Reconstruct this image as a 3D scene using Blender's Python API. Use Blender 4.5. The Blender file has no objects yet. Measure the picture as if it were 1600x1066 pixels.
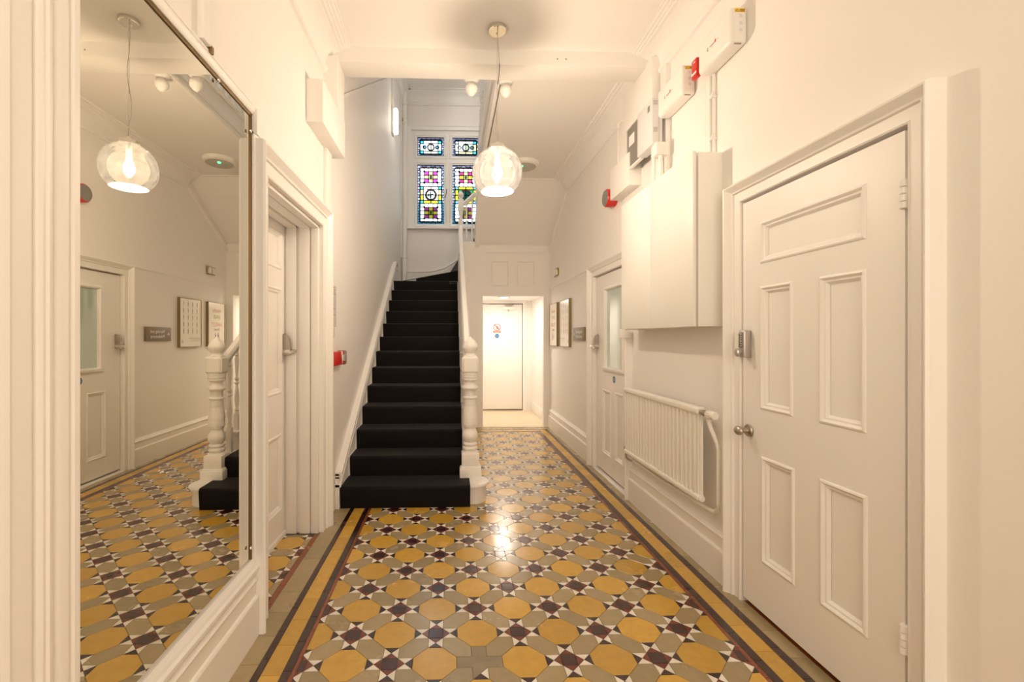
import bpy, bmesh, math, random
from mathutils import Vector, Matrix
random.seed(7)
PI = math.pi
S = bpy.context.scene
COL = S.collection

# ------------------------------------------------------------------ camera, sky, lights, exposure
F_PX, X0_PX, Y0_PX, YAW, CAM_H = 705.0, 725.6, 528.2, 0.0316, 1.30
cam = bpy.data.cameras.new('camera'); cam.sensor_width = 36.0; cam.sensor_fit = 'HORIZONTAL'
cam.lens = 36.0 * F_PX / 1600.0
cam.shift_x = (800.0 - X0_PX) / 1600.0
cam.shift_y = (Y0_PX - 533.0) / 1600.0
cam.clip_start = 0.02
cam_o = bpy.data.objects.new('camera', cam); COL.objects.link(cam_o)
cam_o.location = (0, 0, CAM_H); cam_o.rotation_euler = (PI / 2, 0, -YAW)
S.camera = cam_o

world = bpy.data.worlds.new('world'); S.world = world; world.use_nodes = True
bg = world.node_tree.nodes['Background']
bg.inputs[0].default_value = (0.88, 0.94, 1.0, 1); bg.inputs[1].default_value = 10.0     # bright overcast sky

S.view_settings.view_transform = 'Standard'; S.view_settings.look = 'None'
S.view_settings.exposure = -0.10; S.view_settings.gamma = 1.0; S.view_settings.use_curve_mapping = False
S.cycles.max_bounces = 14; S.cycles.diffuse_bounces = 8; S.cycles.glossy_bounces = 6
S.cycles.transparent_max_bounces = 24; S.cycles.sample_clamp_indirect = 18.0
S.cycles.caustics_reflective = False; S.cycles.caustics_refractive = False
try:
    S.cycles.use_denoising = True
except Exception:
    pass

WARM = (1.0, 0.825, 0.65)
def lamp(name, kind, loc, energy, color, size=0.03, rot=None, size_y=None):
    l = bpy.data.lights.new(name, kind); l.energy = energy; l.color = color
    if kind == 'POINT': l.shadow_soft_size = size
    if kind == 'AREA':
        l.size = size
        if size_y: l.shape = 'RECTANGLE'; l.size_y = size_y
    o = bpy.data.objects.new(name, l); COL.objects.link(o); o.location = loc
    if rot: o.rotation_euler = rot
    return o
lamp('front_hall_fill', 'POINT', (0.30, -1.6, 2.7), 22, WARM, 0.12)  # unseen soft fill added behind the viewer
lamp('front_fill_area', 'AREA', (0.30, -2.5, 1.9), 46, (1.0, 0.84, 0.66), 1.8, (PI / 2, 0, 0), 2.2)   # large unseen area light added to even out the hall           
lamp('passage_light', 'AREA', (0.86, 7.2, 1.925), 17, (1.0, 0.86, 0.72), 0.14)
lamp('stair_wall_light', 'POINT', (-0.62, 6.75, 4.52), 3, (1.0, 0.86, 0.68), 0.08)
lamp('upper_landing_fill', 'POINT', (0.95, 2.6, 5.2), 28, (0.93, 0.96, 1.0), 0.15)  # added fill without a fitting, lifts the upper stair walls
lamp('stairwell_fill', 'POINT', (0.28, 5.9, 5.35), 34, (1.0, 0.90, 0.78), 0.12)  # added fill hidden above the beam, brightens the stairwell back wall

# ------------------------------------------------------------------ dimensions
RX, LX = 1.46, -0.87            # wall planes
CZ = 3.325                      # hall ceiling
SZ = 3.29                       # soffit of the upper landing
BY = 8.2                        # stairwell back wall
EY = 6.55                       # end partition
UZ = 5.75                       # upper ceiling
RISE, GOING, NOSE0 = 0.1644, 0.2627, 3.475

# ------------------------------------------------------------------ materials
def mat(name, color, rough=0.5, metal=0.0, spec=0.5, bump=0.0, bscale=60.0, vary=0.0, vscale=3.0, sheen=0.0, coat=0.0, emit=None, estr=0.0, ior=None):
    m = bpy.data.materials.new(name); m.use_nodes = True
    nt = m.node_tree; b = nt.nodes['Principled BSDF']
    b.inputs['Base Color'].default_value = (*color, 1)
    b.inputs['Roughness'].default_value = rough; b.inputs['Metallic'].default_value = metal
    b.inputs['Specular IOR Level'].default_value = spec
    if ior: b.inputs['IOR'].default_value = ior
    if sheen: b.inputs['Sheen Weight'].default_value = sheen; b.inputs['Sheen Roughness'].default_value = 0.4
    if coat: b.inputs['Coat Weight'].default_value = coat; b.inputs['Coat Roughness'].default_value = 0.08
    if emit: b.inputs['Emission Color'].default_value = (*emit, 1); b.inputs['Emission Strength'].default_value = estr
    if bump or vary:
        tc = nt.nodes.new('ShaderNodeTexCoord')
    if bump:
        n = nt.nodes.new('ShaderNodeTexNoise'); n.inputs['Scale'].default_value = bscale; n.inputs['Detail'].default_value = 4
        bp = nt.nodes.new('ShaderNodeBump'); bp.inputs['Strength'].default_value = bump; bp.inputs['Distance'].default_value = 0.004
        nt.links.new(tc.outputs['Object'], n.inputs['Vector']); nt.links.new(n.outputs['Fac'], bp.inputs['Height'])
        nt.links.new(bp.outputs['Normal'], b.inputs['Normal'])
    if vary:
        n2 = nt.nodes.new('ShaderNodeTexNoise'); n2.inputs['Scale'].default_value = vscale; n2.inputs['Detail'].default_value = 5
        nt.links.new(tc.outputs['Object'], n2.inputs['Vector'])
        mx = nt.nodes.new('ShaderNodeMix'); mx.data_type = 'RGBA'
        nt.links.new(n2.outputs['Fac'], mx.inputs['Factor'])
        mx.inputs['A'].default_value = (*[c * (1 - vary) for c in color], 1)
        mx.inputs['B'].default_value = (*[min(1, c * (1 + vary)) for c in color], 1)
        nt.links.new(mx.outputs['Result'], b.inputs['Base Color'])
    return m

def tile_mat(name, color, rough=0.20, vary=0.12, mottle=0.06):
    """glazed-by-wear encaustic tile: each tile its own tone, fine mottling and scuffed gloss"""
    m = bpy.data.materials.new(name); m.use_nodes = True
    nt = m.node_tree; b = nt.nodes['Principled BSDF']; L = nt.links
    b.inputs['IOR'].default_value = 1.82; b.inputs['Specular IOR Level'].default_value = 0.5
    oi = nt.nodes.new('ShaderNodeObjectInfo'); ge = nt.nodes.new('ShaderNodeNewGeometry')
    ad = nt.nodes.new('ShaderNodeMath'); ad.operation = 'ADD'; fr = nt.nodes.new('ShaderNodeMath'); fr.operation = 'FRACT'
    L.new(oi.outputs['Random'], ad.inputs[0]); L.new(ge.outputs['Random Per Island'], ad.inputs[1]); L.new(ad.outputs[0], fr.inputs[0])
    n = nt.nodes.new('ShaderNodeTexNoise'); n.inputs['Scale'].default_value = 26; n.inputs['Detail'].default_value = 6
    L.new(ge.outputs['Position'], n.inputs['Vector'])
    mr = nt.nodes.new('ShaderNodeMapRange'); mr.inputs['To Min'].default_value = 1 - vary; mr.inputs['To Max'].default_value = 1 + vary
    L.new(fr.outputs[0], mr.inputs['Value'])
    mr2 = nt.nodes.new('ShaderNodeMapRange'); mr2.inputs['To Min'].default_value = 1 - mottle; mr2.inputs['To Max'].default_value = 1 + mottle
    mr2.inputs['From Min'].default_value = 0.3; mr2.inputs['From Max'].default_value = 0.7
    L.new(n.outputs['Fac'], mr2.inputs['Value'])
    mu = nt.nodes.new('ShaderNodeMath'); mu.operation = 'MULTIPLY'; L.new(mr.outputs[0], mu.inputs[0]); L.new(mr2.outputs[0], mu.inputs[1])
    vm = nt.nodes.new('ShaderNodeVectorMath'); vm.operation = 'SCALE'; vm.inputs[0].default_value = color
    L.new(mu.outputs[0], vm.inputs['Scale']); L.new(vm.outputs[0], b.inputs['Base Color'])
    n3 = nt.nodes.new('ShaderNodeTexNoise'); n3.inputs['Scale'].default_value = 5.5; n3.inputs['Detail'].default_value = 5
    L.new(ge.outputs['Position'], n3.inputs['Vector'])
    mr3 = nt.nodes.new('ShaderNodeMapRange'); mr3.inputs['To Min'].default_value = rough - 0.07; mr3.inputs['To Max'].default_value = rough + 0.10
    mr3.inputs['From Min'].default_value = 0.3; mr3.inputs['From Max'].default_value = 0.7
    L.new(n3.outputs['Fac'], mr3.inputs['Value']); L.new(mr3.outputs[0], b.inputs['Roughness'])
    n4 = nt.nodes.new('ShaderNodeTexNoise'); n4.inputs['Scale'].default_value = 150; n4.inputs['Detail'].default_value = 3
    L.new(ge.outputs['Position'], n4.inputs['Vector'])
    bp = nt.nodes.new('ShaderNodeBump'); bp.inputs['Strength'].default_value = 0.10; bp.inputs['Distance'].default_value = 0.001
    L.new(n4.outputs['Fac'], bp.inputs['Height']); L.new(bp.outputs['Normal'], b.inputs['Normal'])
    return m

def glass_mat(name, color, clear=0.9, rough=0.05, haze=0.0):
    """see-through coloured glass: tinted transmission with a little surface gloss and (seeded glass) haze"""
    m = bpy.data.materials.new(name); m.use_nodes = True
    nt = m.node_tree; nt.nodes.clear(); L = nt.links
    out = nt.nodes.new('ShaderNodeOutputMaterial')
    tr = nt.nodes.new('ShaderNodeBsdfTransparent'); tr.inputs[0].default_value = (*color, 1)
    gl = nt.nodes.new('ShaderNodeBsdfGlossy'); gl.inputs['Roughness'].default_value = rough; gl.inputs['Color'].default_value = (0.9, 0.9, 0.9, 1)
    fr = nt.nodes.new('ShaderNodeFresnel'); fr.inputs[0].default_value = 1.45
    mx = nt.nodes.new('ShaderNodeMixShader')
    ml = nt.nodes.new('ShaderNodeMath'); ml.operation = 'MULTIPLY'; ml.inputs[1].default_value = 1.0 if clear < 1 else 0.3
    L.new(fr.outputs[0], ml.inputs[0]); L.new(ml.outputs[0], mx.inputs[0])
    base = tr
    if haze:
        tl = nt.nodes.new('ShaderNodeBsdfTranslucent'); tl.inputs[0].default_value = (0.95, 0.95, 0.95, 1)
        n = nt.nodes.new('ShaderNodeTexNoise'); n.inputs['Scale'].default_value = 55; n.inputs['Detail'].default_value = 4
        tc = nt.nodes.new('ShaderNodeTexCoord'); L.new(tc.outputs['Object'], n.inputs['Vector'])
        mr = nt.nodes.new('ShaderNodeMapRange'); mr.inputs['From Min'].default_value = 0.35; mr.inputs['From Max'].default_value = 0.75
        mr.inputs['To Min'].default_value = haze * 0.6; mr.inputs['To Max'].default_value = haze * 1.6; L.new(n.outputs['Fac'], mr.inputs['Value'])
        m2 = nt.nodes.new('ShaderNodeMixShader'); L.new(mr.outputs[0], m2.inputs[0]); L.new(tr.outputs[0], m2.inputs[1]); L.new(tl.outputs[0], m2.inputs[2])
        base = m2
    L.new(base.outputs[0], mx.inputs[1]); L.new(gl.outputs[0], mx.inputs[2]); L.new(mx.outputs[0], out.inputs[0])
    return m

M = {}
M['wall'] = mat('wall_paint', (0.86, 0.84, 0.815), 0.55, bump=0.05, bscale=35, spec=0.3)
M['ceiling'] = mat('ceiling_paint', (0.86, 0.845, 0.825), 0.7, bump=0.04, bscale=30, spec=0.2)
M['gloss'] = mat('gloss_woodwork_paint', (0.87, 0.855, 0.835), 0.42, bump=0.04, bscale=18, spec=0.4)
M['plastic'] = mat('white_plastic', (0.84, 0.83, 0.80), 0.35)
M['greyplastic'] = mat('pale_grey_plastic', (0.72, 0.71, 0.72), 0.4)
M['ventgrey'] = mat('vent_grey', (0.45, 0.44, 0.44), 0.5)
M['darkgrey'] = mat('dark_grey_panel', (0.24, 0.23, 0.21), 0.5)
M['cabinet'] = mat('cabinet_laminate', (0.87, 0.86, 0.83), 0.38)
M['radiator'] = mat('radiator_enamel', (0.86, 0.845, 0.80), 0.32)
M['chrome'] = mat('chrome', (0.78, 0.76, 0.72), 0.14, metal=1)
M['satin'] = mat('satin_nickel', (0.50, 0.46, 0.40), 0.28, metal=1)
M['satinlight'] = mat('satin_chrome_case', (0.55, 0.53, 0.50), 0.38, metal=0.85)
M['brass'] = mat('antique_brass', (0.42, 0.33, 0.16), 0.28, metal=1)
M['mirror'] = mat('mirror_silvering', (0.80, 0.775, 0.68), 0.0, metal=1)
M['bronze'] = mat('bronze_channel', (0.20, 0.13, 0.055), 0.45, metal=0.6)
M['carpet'] = mat('dark_carpet', (0.0042, 0.0026, 0.0026), 0.62, spec=0.16, bump=0.5, bscale=420, vary=0.3, vscale=8, sheen=0.07)
M['grout'] = mat('grout', (0.10, 0.085, 0.06), 0.85, bump=0.2)
M['cement'] = mat('cement_patch', (0.28, 0.235, 0.16), 0.55, bump=0.6, bscale=30, vary=0.3, vscale=14)
M['vinyl'] = mat('beige_vinyl', (0.74, 0.64, 0.47), 0.35, vary=0.05)
M['red'] = mat('alarm_red', (0.62, 0.018, 0.012), 0.35)
M['yellow'] = mat('warning_yellow', (0.82, 0.52, 0.03), 0.5)
M['black'] = mat('print_black', (0.03, 0.028, 0.025), 0.6)
M['greyprint'] = mat('print_grey', (0.32, 0.29, 0.28), 0.6)
M['redprint'] = mat('print_red', (0.68, 0.06, 0.05), 0.6)
M['pinkprint'] = mat('print_pink', (0.62, 0.30, 0.24), 0.6)
M['greenprint'] = mat('print_green', (0.42, 0.50, 0.16), 0.6)
M['figureprint'] = mat('print_figure', (0.38, 0.24, 0.20), 0.6)
M['white'] = mat('print_white', (0.85, 0.85, 0.85), 0.5)
M['paper'] = mat('paper', (0.86, 0.82, 0.76), 0.25)
M['greypaper'] = mat('grey_paper', (0.60, 0.59, 0.60), 0.55)
M['blue'] = mat('sticker_blue', (0.02, 0.17, 0.40), 0.45)
M['frame_brass'] = mat('picture_frame_bronze', (0.30, 0.225, 0.11), 0.40, metal=0.7)
M['taupe'] = mat('taupe_sign', (0.23, 0.185, 0.125), 0.45)
M['doorglass'] = mat('tinted_door_glass', (0.52, 0.645, 0.61), 0.04, spec=1.0, ior=1.9)
M['lead'] = mat('lead_came', (0.02, 0.022, 0.03), 0.6)
M['redcame'] = mat('red_border_glass', (0.30, 0.01, 0.015), 0.4)
M['glow'] = mat('lamp_glow', (1, 1, 1), 0.5, emit=(1.0, 0.93, 0.80), estr=5.0)
M['bulb'] = mat('bulb_glow', (1, 1, 1), 0.5, emit=(1.0, 0.79, 0.585), estr=800.0)
M['led'] = mat('green_led', (0.1, 0.8, 0.3), 0.4, emit=(0.05, 0.9, 0.35), estr=5.0)
M['dim'] = mat('grey_diffuser', (0.46, 0.45, 0.38), 0.35)
M['globe'] = glass_mat('seeded_globe_glass', (0.97, 0.97, 0.97), 0.9, 0.04, haze=0.020)
M['clear'] = glass_mat('clear_cover', (0.93, 0.93, 0.93), 0.9, 0.05, haze=0.15)
def frosted(name):
    m = bpy.data.materials.new(name); m.use_nodes = True; nt = m.node_tree; nt.nodes.clear()
    out = nt.nodes.new('ShaderNodeOutputMaterial'); a = nt.nodes.new('ShaderNodeBsdfTranslucent'); b = nt.nodes.new('ShaderNodeBsdfTransparent')
    a.inputs[0].default_value = (0.95, 0.95, 0.93, 1)
    x = nt.nodes.new('ShaderNodeMixShader'); x.inputs[0].default_value = 0.45
    nt.links.new(a.outputs[0], x.inputs[1]); nt.links.new(b.outputs[0], x.inputs[2]); nt.links.new(x.outputs[0], out.inputs[0])
    return m
M['frost'] = frosted('frosted_diffuser')
T = {}
T['ochre'] = tile_mat('ochre_tile', (0.60, 0.36, 0.050))
T['greige'] = tile_mat('greige_tile', (0.36, 0.285, 0.155))
T['cream'] = tile_mat('cream_tile', (0.82, 0.78, 0.70), vary=0.08, mottle=0.05)
T['maroon'] = tile_mat('maroon_tile', (0.030, 0.007, 0.007))
T['redtile'] = tile_mat('red_tile', (0.15, 0.024, 0.009))
T['core'] = tile_mat('dark_core_tile', (0.040, 0.008, 0.008))
T['terracotta'] = tile_mat('terracotta_tile', (0.23, 0.052, 0.014))

# ------------------------------------------------------------------ helpers
ORIGIN = {}
def put(name, data, parent=None, loc=None):
    o = bpy.data.objects.new(name, data); COL.objects.link(o)
    if parent is not None: o.parent = parent
    if loc is not None: o.location = loc
    return o
def tag(o, label=None, cat=None, group=None, kind=None):
    if label: o['label'] = label
    if cat: o['category'] = cat
    if group: o['group'] = group
    if kind: o['kind'] = kind
    return o
def empty(name, loc, label=None, cat=None, group=None, kind=None):
    o = bpy.data.objects.new(name, None); COL.objects.link(o); o.location = loc; o.empty_display_size = 0.1
    ORIGIN[o.name] = Vector(loc)
    return tag(o, label, cat, group, kind)

class MB:
    """collects world-space geometry and links it as ONE mesh object"""
    def __init__(s): s.bm = bmesh.new()
    def face(s, pts, mi=0):
        f = s.bm.faces.new([s.bm.verts.new(p) for p in pts]); f.material_index = mi; return f
    def box(s, x0, x1, y0, y1, z0, z1, bevel=0.0, seg=2, mi=0):
        b = bmesh.new(); bmesh.ops.create_cube(b, size=1)
        for v in b.verts: v.co = Vector((x0 + (v.co.x + .5) * (x1 - x0), y0 + (v.co.y + .5) * (y1 - y0), z0 + (v.co.z + .5) * (z1 - z0)))
        if bevel: bmesh.ops.bevel(b, geom=list(b.edges), offset=bevel, segments=seg, affect='EDGES', profile=0.5)
        s.merge(b, mi); return s
    def merge(s, b, mi=0):
        mp = {v: s.bm.verts.new(v.co) for v in b.verts}
        for f in b.faces:
            try: s.bm.faces.new([mp[v] for v in f.verts]).material_index = mi
            except ValueError: pass
        b.free(); return s
    def prism(s, pts, ext, mi=0):
        """polygon (list of 3D points) extruded by the vector ext"""
        ext = Vector(ext); a = [s.bm.verts.new(p) for p in pts]; b = [s.bm.verts.new(Vector(p) + ext) for p in pts]
        n = len(pts)
        s.bm.faces.new(a[::-1]).material_index = mi; s.bm.faces.new(b).material_index = mi
        for i in range(n): s.bm.faces.new([a[i], a[(i + 1) % n], b[(i + 1) % n], b[i]]).material_index = mi
        return s
    def lathe(s, prof, c, axis='z', seg=20, mi=0):
        """profile [(r, h)] revolved about an axis through c; h runs along +axis"""
        c = Vector(c); rings = []
        for r, h in prof:
            if r < 1e-5: rings.append([s.bm.verts.new(c + AX(axis, 0, 0, h))]); continue
            rings.append([s.bm.verts.new(c + AX(axis, r * math.cos(2 * PI * k / seg), r * math.sin(2 * PI * k / seg), h)) for k in range(seg)])
        for a, b in zip(rings, rings[1:]):
            for k in range(seg):
                k2 = (k + 1) % seg
                if len(a) == 1 and len(b) == 1: break
                if len(a) == 1: f = [a[0], b[k], b[k2]]
                elif len(b) == 1: f = [a[k], a[k2], b[0]]
                else: f = [a[k], a[k2], b[k2], b[k]]
                s.bm.faces.new(f).material_index = mi
        for rg, fl in ((rings[0], 1), (rings[-1], 0)):
            if len(rg) > 2: s.bm.faces.new(rg[::-1] if fl else rg).material_index = mi
        return s
    def tube(s, pts, r, seg=8, mi=0):
        pts = [Vector(p) for p in pts]; rings = []
        for i, p in enumerate(pts):
            t = (pts[min(i + 1, len(pts) - 1)] - pts[max(i - 1, 0)]).normalized()
            up = Vector((0, 0, 1)) if abs(t.z) < .9 else Vector((1, 0, 0))
            a = t.cross(up).normalized(); b = t.cross(a).normalized()
            rings.append([s.bm.verts.new(p + (a * math.cos(2 * PI * k / seg) + b * math.sin(2 * PI * k / seg)) * r) for k in range(seg)])
        for a, b in zip(rings, rings[1:]):
            for k in range(seg): s.bm.faces.new([a[k], a[(k + 1) % seg], b[(k + 1) % seg], b[k]]).material_index = mi
        s.bm.faces.new(rings[0][::-1]).material_index = mi; s.bm.faces.new(rings[-1]).material_index = mi
        return s
    def sweep(s, path, prof, mp, closed=False, mi=0):
        """profile [(offset to the left of the path, depth)] swept along a 2D path with mitred corners; mp(u, v, d) -> 3D"""
        n = len(path); P = [Vector(p) for p in path]; rows = []
        for i in range(n):
            d0 = (P[i] - P[i - 1]).normalized() if (closed or i > 0) else None
            d1 = (P[(i + 1) % n] - P[i]).normalized() if (closed or i < n - 1) else None
            d0 = d0 or d1; d1 = d1 or d0
            n0 = Vector((-d0.y, d0.x)); n1 = Vector((-d1.y, d1.x)); m = n0 + n1
            m = m / max(1e-6, m.dot(n0))
            rows.append([s.bm.verts.new(mp(P[i].x + m.x * o, P[i].y + m.y * o, d)) for o, d in prof])
        k = len(prof)
        for i in range(n if closed else n - 1):
            a, b = rows[i], rows[(i + 1) % n]
            for j in range(k - 1): s.bm.faces.new([a[j], a[j + 1], b[j + 1], b[j]]).material_index = mi
        if not closed:
            s.bm.faces.new(rows[0]).material_index = mi; s.bm.faces.new(rows[-1][::-1]).material_index = mi
        return s
    def mesh(s, name, mats, smooth=35, origin=None, recalc=True):
        if recalc: bmesh.ops.recalc_face_normals(s.bm, faces=list(s.bm.faces))
        me = bpy.data.meshes.new(name); s.bm.to_mesh(me); s.bm.free()
        for m in (mats if isinstance(mats, (list, tuple)) else [mats]): me.materials.append(m)
        if origin is not None: me.transform(Matrix.Translation(-Vector(origin)))
        if smooth:
            me.shade_smooth(); me.set_sharp_from_angle(angle=math.radians(smooth))
        return me
    def build(s, name, mats, parent=None, smooth=35, recalc=True):
        if parent is not None:
            org = ORIGIN[parent.name]; me = s.mesh(name, mats, smooth, org, recalc); o = put(name, me, parent)
            ORIGIN[o.name] = org
        else:
            lo = [min(v.co[i] for v in s.bm.verts) for i in range(3)]; hi = [max(v.co[i] for v in s.bm.verts) for i in range(3)]
            org = Vector(((lo[0] + hi[0]) / 2, (lo[1] + hi[1]) / 2, lo[2]))
            me = s.mesh(name, mats, smooth, org, recalc); o = put(name, me, None, org); ORIGIN[o.name] = org
        return o
def AX(axis, a, b, h):
    return Vector((a, b, h)) if axis == 'z' else (Vector((h, a, b)) if axis == 'x' else (Vector((-h, a, b)) if axis == '-x' else (Vector((b, h, a)) if axis == 'y' else Vector((b, -h, a)))))
def dup(o, parent, dloc=(0, 0, 0)):
    c = o.copy(); COL.objects.link(c)
    if parent is not None: c.parent = parent
    c.location = Vector(c.location) + Vector(dloc)
    for ch in list(o.children): dup(ch, c)
    return c
def struct(name, mb, m, label=None, cat=None, smooth=35):
    return tag(mb.build(name, m, None, smooth), label, cat, None, 'structure')

RW = lambda u, v, d: (RX - d, u, v)      # right wall, faces -x
LW = lambda u, v, d: (LX + d, u, v)      # left wall, faces +x
def FW(Y): return lambda u, v, d: (u, Y - d, v)   # a wall that faces the viewer

def holed(mb, u0, u1, v0, v1, holes, mp, d0, d1):
    """rectangular slab in (u, v) from depth d0 (front) to d1 (back) with rectangular holes and their reveals"""
    us = sorted({u0, u1, *[h[0] for h in holes], *[h[1] for h in holes]}); vs = sorted({v0, v1, *[h[2] for h in holes], *[h[3] for h in holes]})
    us = [u for u in us if u0 <= u <= u1]; vs = [v for v in vs if v0 <= v <= v1]
    def hole(i, j):
        if not (0 <= i < len(us) - 1 and 0 <= j < len(vs) - 1): return True
        cu, cv = (us[i] + us[i + 1]) / 2, (vs[j] + vs[j + 1]) / 2
        return any(h[0] < cu < h[1] and h[2] < cv < h[3] for h in holes)
    V = {}
    def vert(i, j, d):
        if (i, j, d) not in V: V[(i, j, d)] = mb.bm.verts.new(mp(us[i], vs[j], d))
        return V[(i, j, d)]
    for i in range(len(us) - 1):
        for j in range(len(vs) - 1):
            if hole(i, j): continue
            for d in (d0, d1): mb.bm.faces.new([vert(i, j, d), vert(i + 1, j, d), vert(i + 1, j + 1, d), vert(i, j + 1, d)])
            for di, dj, a, b in ((-1, 0, (i, j), (i, j + 1)), (1, 0, (i + 1, j), (i + 1, j + 1)), (0, -1, (i, j), (i + 1, j)), (0, 1, (i, j + 1), (i + 1, j + 1))):
                if hole(i + di, j + dj): mb.bm.faces.new([vert(*a, d0), vert(*b, d0), vert(*b, d1), vert(*a, d1)])
    return mb
TEXTS = []
def text(body, size, mp, u, v, d, m, parent, name='lettering', align='LEFT', flip=1, bold=0.0, sx=1.0):
    """flat raised lettering on a surface: baseline start (u, v); flip=-1 where +u runs right-to-left for the reader"""
    cu = bpy.data.curves.new('txt', 'FONT'); cu.body = body; cu.size = size; cu.align_x = align; cu.extrude = 0.0003; cu.offset = bold; cu.resolution_u = 3
    TEXTS.append((cu, mp, u, v, d, m, parent, name, flip, sx))
def flush_texts():
    obs = []
    for t in TEXTS:
        o = bpy.data.objects.new('txt', t[0]); COL.objects.link(o); obs.append(o)
    bpy.context.view_layer.update(); dg = bpy.context.evaluated_depsgraph_get()
    for o, (cu, mp, u, v, d, m, parent, name, flip, sx) in zip(obs, TEXTS):
        me = bpy.data.meshes.new_from_object(o.evaluated_get(dg)); org = ORIGIN[parent.name]
        for vt in me.vertices: vt.co = Vector(mp(u + flip * sx * vt.co.x, v + vt.co.y, d + vt.co.z)) - org
        me.materials.clear(); me.materials.append(m)
        put(name, me, parent)
    for o in obs:
        c = o.data; bpy.data.objects.remove(o); bpy.data.curves.remove(c)
def disc(mb, mp, u, v, d, r0, r1=0.0, thick=0.0006, n=28, mi=0):
    """a flat disc (or ring, if r1 > 0) on a surface"""
    A = [[mb.bm.verts.new(mp(u + r * math.cos(2 * PI * k / n), v + r * math.sin(2 * PI * k / n), d + thick)) for k in range(n)] for r in ((r0, r1) if r1 else (r0,))]
    if r1:
        for k in range(n): mb.bm.faces.new([A[0][k], A[0][(k + 1) % n], A[1][(k + 1) % n], A[1][k]]).material_index = mi
    else: mb.bm.faces.new(A[0]).material_index = mi
    return mb
def rect(mb, mp, u0, u1, v0, v1, d, thick=0.0006, mi=0):
    pts = [mp(u0, v0, d), mp(u1, v0, d), mp(u1, v1, d), mp(u0, v1, d)]
    q = [mp(u0, v0, d + thick), mp(u1, v0, d + thick), mp(u1, v1, d + thick), mp(u0, v1, d + thick)]
    return mb.prism(pts, Vector(q[0]) - Vector(pts[0]), mi)

# ================================================================== THE SHELL
ND = (1.374, 2.19, 0.0, 1.974)      # near right door opening (y0, y1, z0, z1)
GD = (3.675, 4.500, 0.0, 1.915)     # glazed door opening
LD = (2.13, 3.045, 0.0, 2.05)       # left door opening
wr = holed(MB(), -2.6, BY, 0, UZ, [ND, GD], RW, 0.0, -0.16)
struct('wall_right', wr, M['wall'], 'white right-hand wall of the hall with the panelled doors')
wl = holed(MB(), -2.6, BY, 0, UZ, [LD], LW, 0.0, -0.24)
struct('wall_left', wl, M['wall'], 'white left-hand wall of the hall and stairwell')
WIN = (-0.72, 0.655, 3.30, 5.08)
wb = holed(MB(), LX - .24, RX + .16, 0, UZ, [WIN], FW(BY), 0.0, -0.25)
struct('wall_back', wb, M['wall'], 'white stairwell back wall around the stained glass window')
mb = MB(); mb.box(LX - .24, RX + .16, -2.75, -2.6, 0, UZ); struct('wall_front', mb, M['wall'])
mb = MB(); mb.box(LX - .24, RX + .16, -2.6, 3.20, CZ, CZ + .13); struct('ceiling', mb, M['ceiling'], 'flat white hall ceiling')
mb = MB(); mb.box(LX - .24, RX + .16, -2.6, BY + .25, UZ, UZ + .1); struct('ceiling_upper', mb, M['ceiling'])
# beam across the hall, soffit of the landing over the back hall, sloping soffit of the return flight
mb = MB(); mb.box(LX, RX, 3.16, 3.35, 3.22, CZ + .13, 0.004); bm_ = struct('trim_1', mb, M['ceiling'], 'plain white beam across the hall ceiling')
for x_ in (.757, .818):
    mb = MB(); mb.lathe([(0, 0), (.006, 0), (0, .002)], (x_, 3.16, 3.268), '-y', 8); mb.build('screw_hole', M['darkgrey'], bm_)
mb = MB(); mb.box(.40, RX, 3.35, 5.62, SZ, 3.45); struct('ceiling_landing', mb, M['ceiling'], 'white soffit under the upper landing')
mb = MB(); mb.prism([(.42, 5.60, SZ), (.42, 6.62, 2.60), (.42, 6.62, 2.72), (.42, 5.60, 3.42)], (RX - .42, 0, 0)); struct('ceiling_sloping', mb, M['ceiling'], 'sloping white soffit under the return flight')
# underside of the flight above the first one, with its wall string
mb = MB(); mb.prism([(LX, 3.35, 3.24), (LX, 6.85, 5.43), (LX, 6.85, 5.6), (LX, 3.35, 3.42)], (.16 - LX, 0, 0)); struct('ceiling_flight', mb, M['ceiling'])
mb = MB(); mb.prism([(LX, 3.36, 3.06), (LX, 6.85, 5.26), (LX, 6.85, 5.44), (LX, 3.36, 3.26)], (.03, 0, 0))
mb.prism([(LX, 3.36, 3.055), (LX, 6.85, 5.255), (LX, 6.85, 5.285), (LX, 3.36, 3.085)], (.05, 0, 0)); struct('trim_2', mb, M['gloss'])
# piers and impost blocks at the two ends of the beam
mb = MB(); mb.box(LX, -.768, 2.753, 3.323, 2.607, 2.869, .003); mb.box(LX, -.772, 3.124, 3.323, 2.86, 3.24, .003)
mb.box(LX, -.845, 3.13, 3.26, 2.19, 2.61, .004); struct('trim_3', mb, M['wall'], 'white boxed impost under the left end of the beam')
mb = MB(); mb.box(1.362, RX, 3.40, 3.80, 2.468, 2.72, .003); mb.box(1.388, RX, 3.06, 3.60, 2.70, 3.24, .003); struct('trim_4', mb, M['wall'], 'white boxed impost under the right end of the beam')
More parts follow.
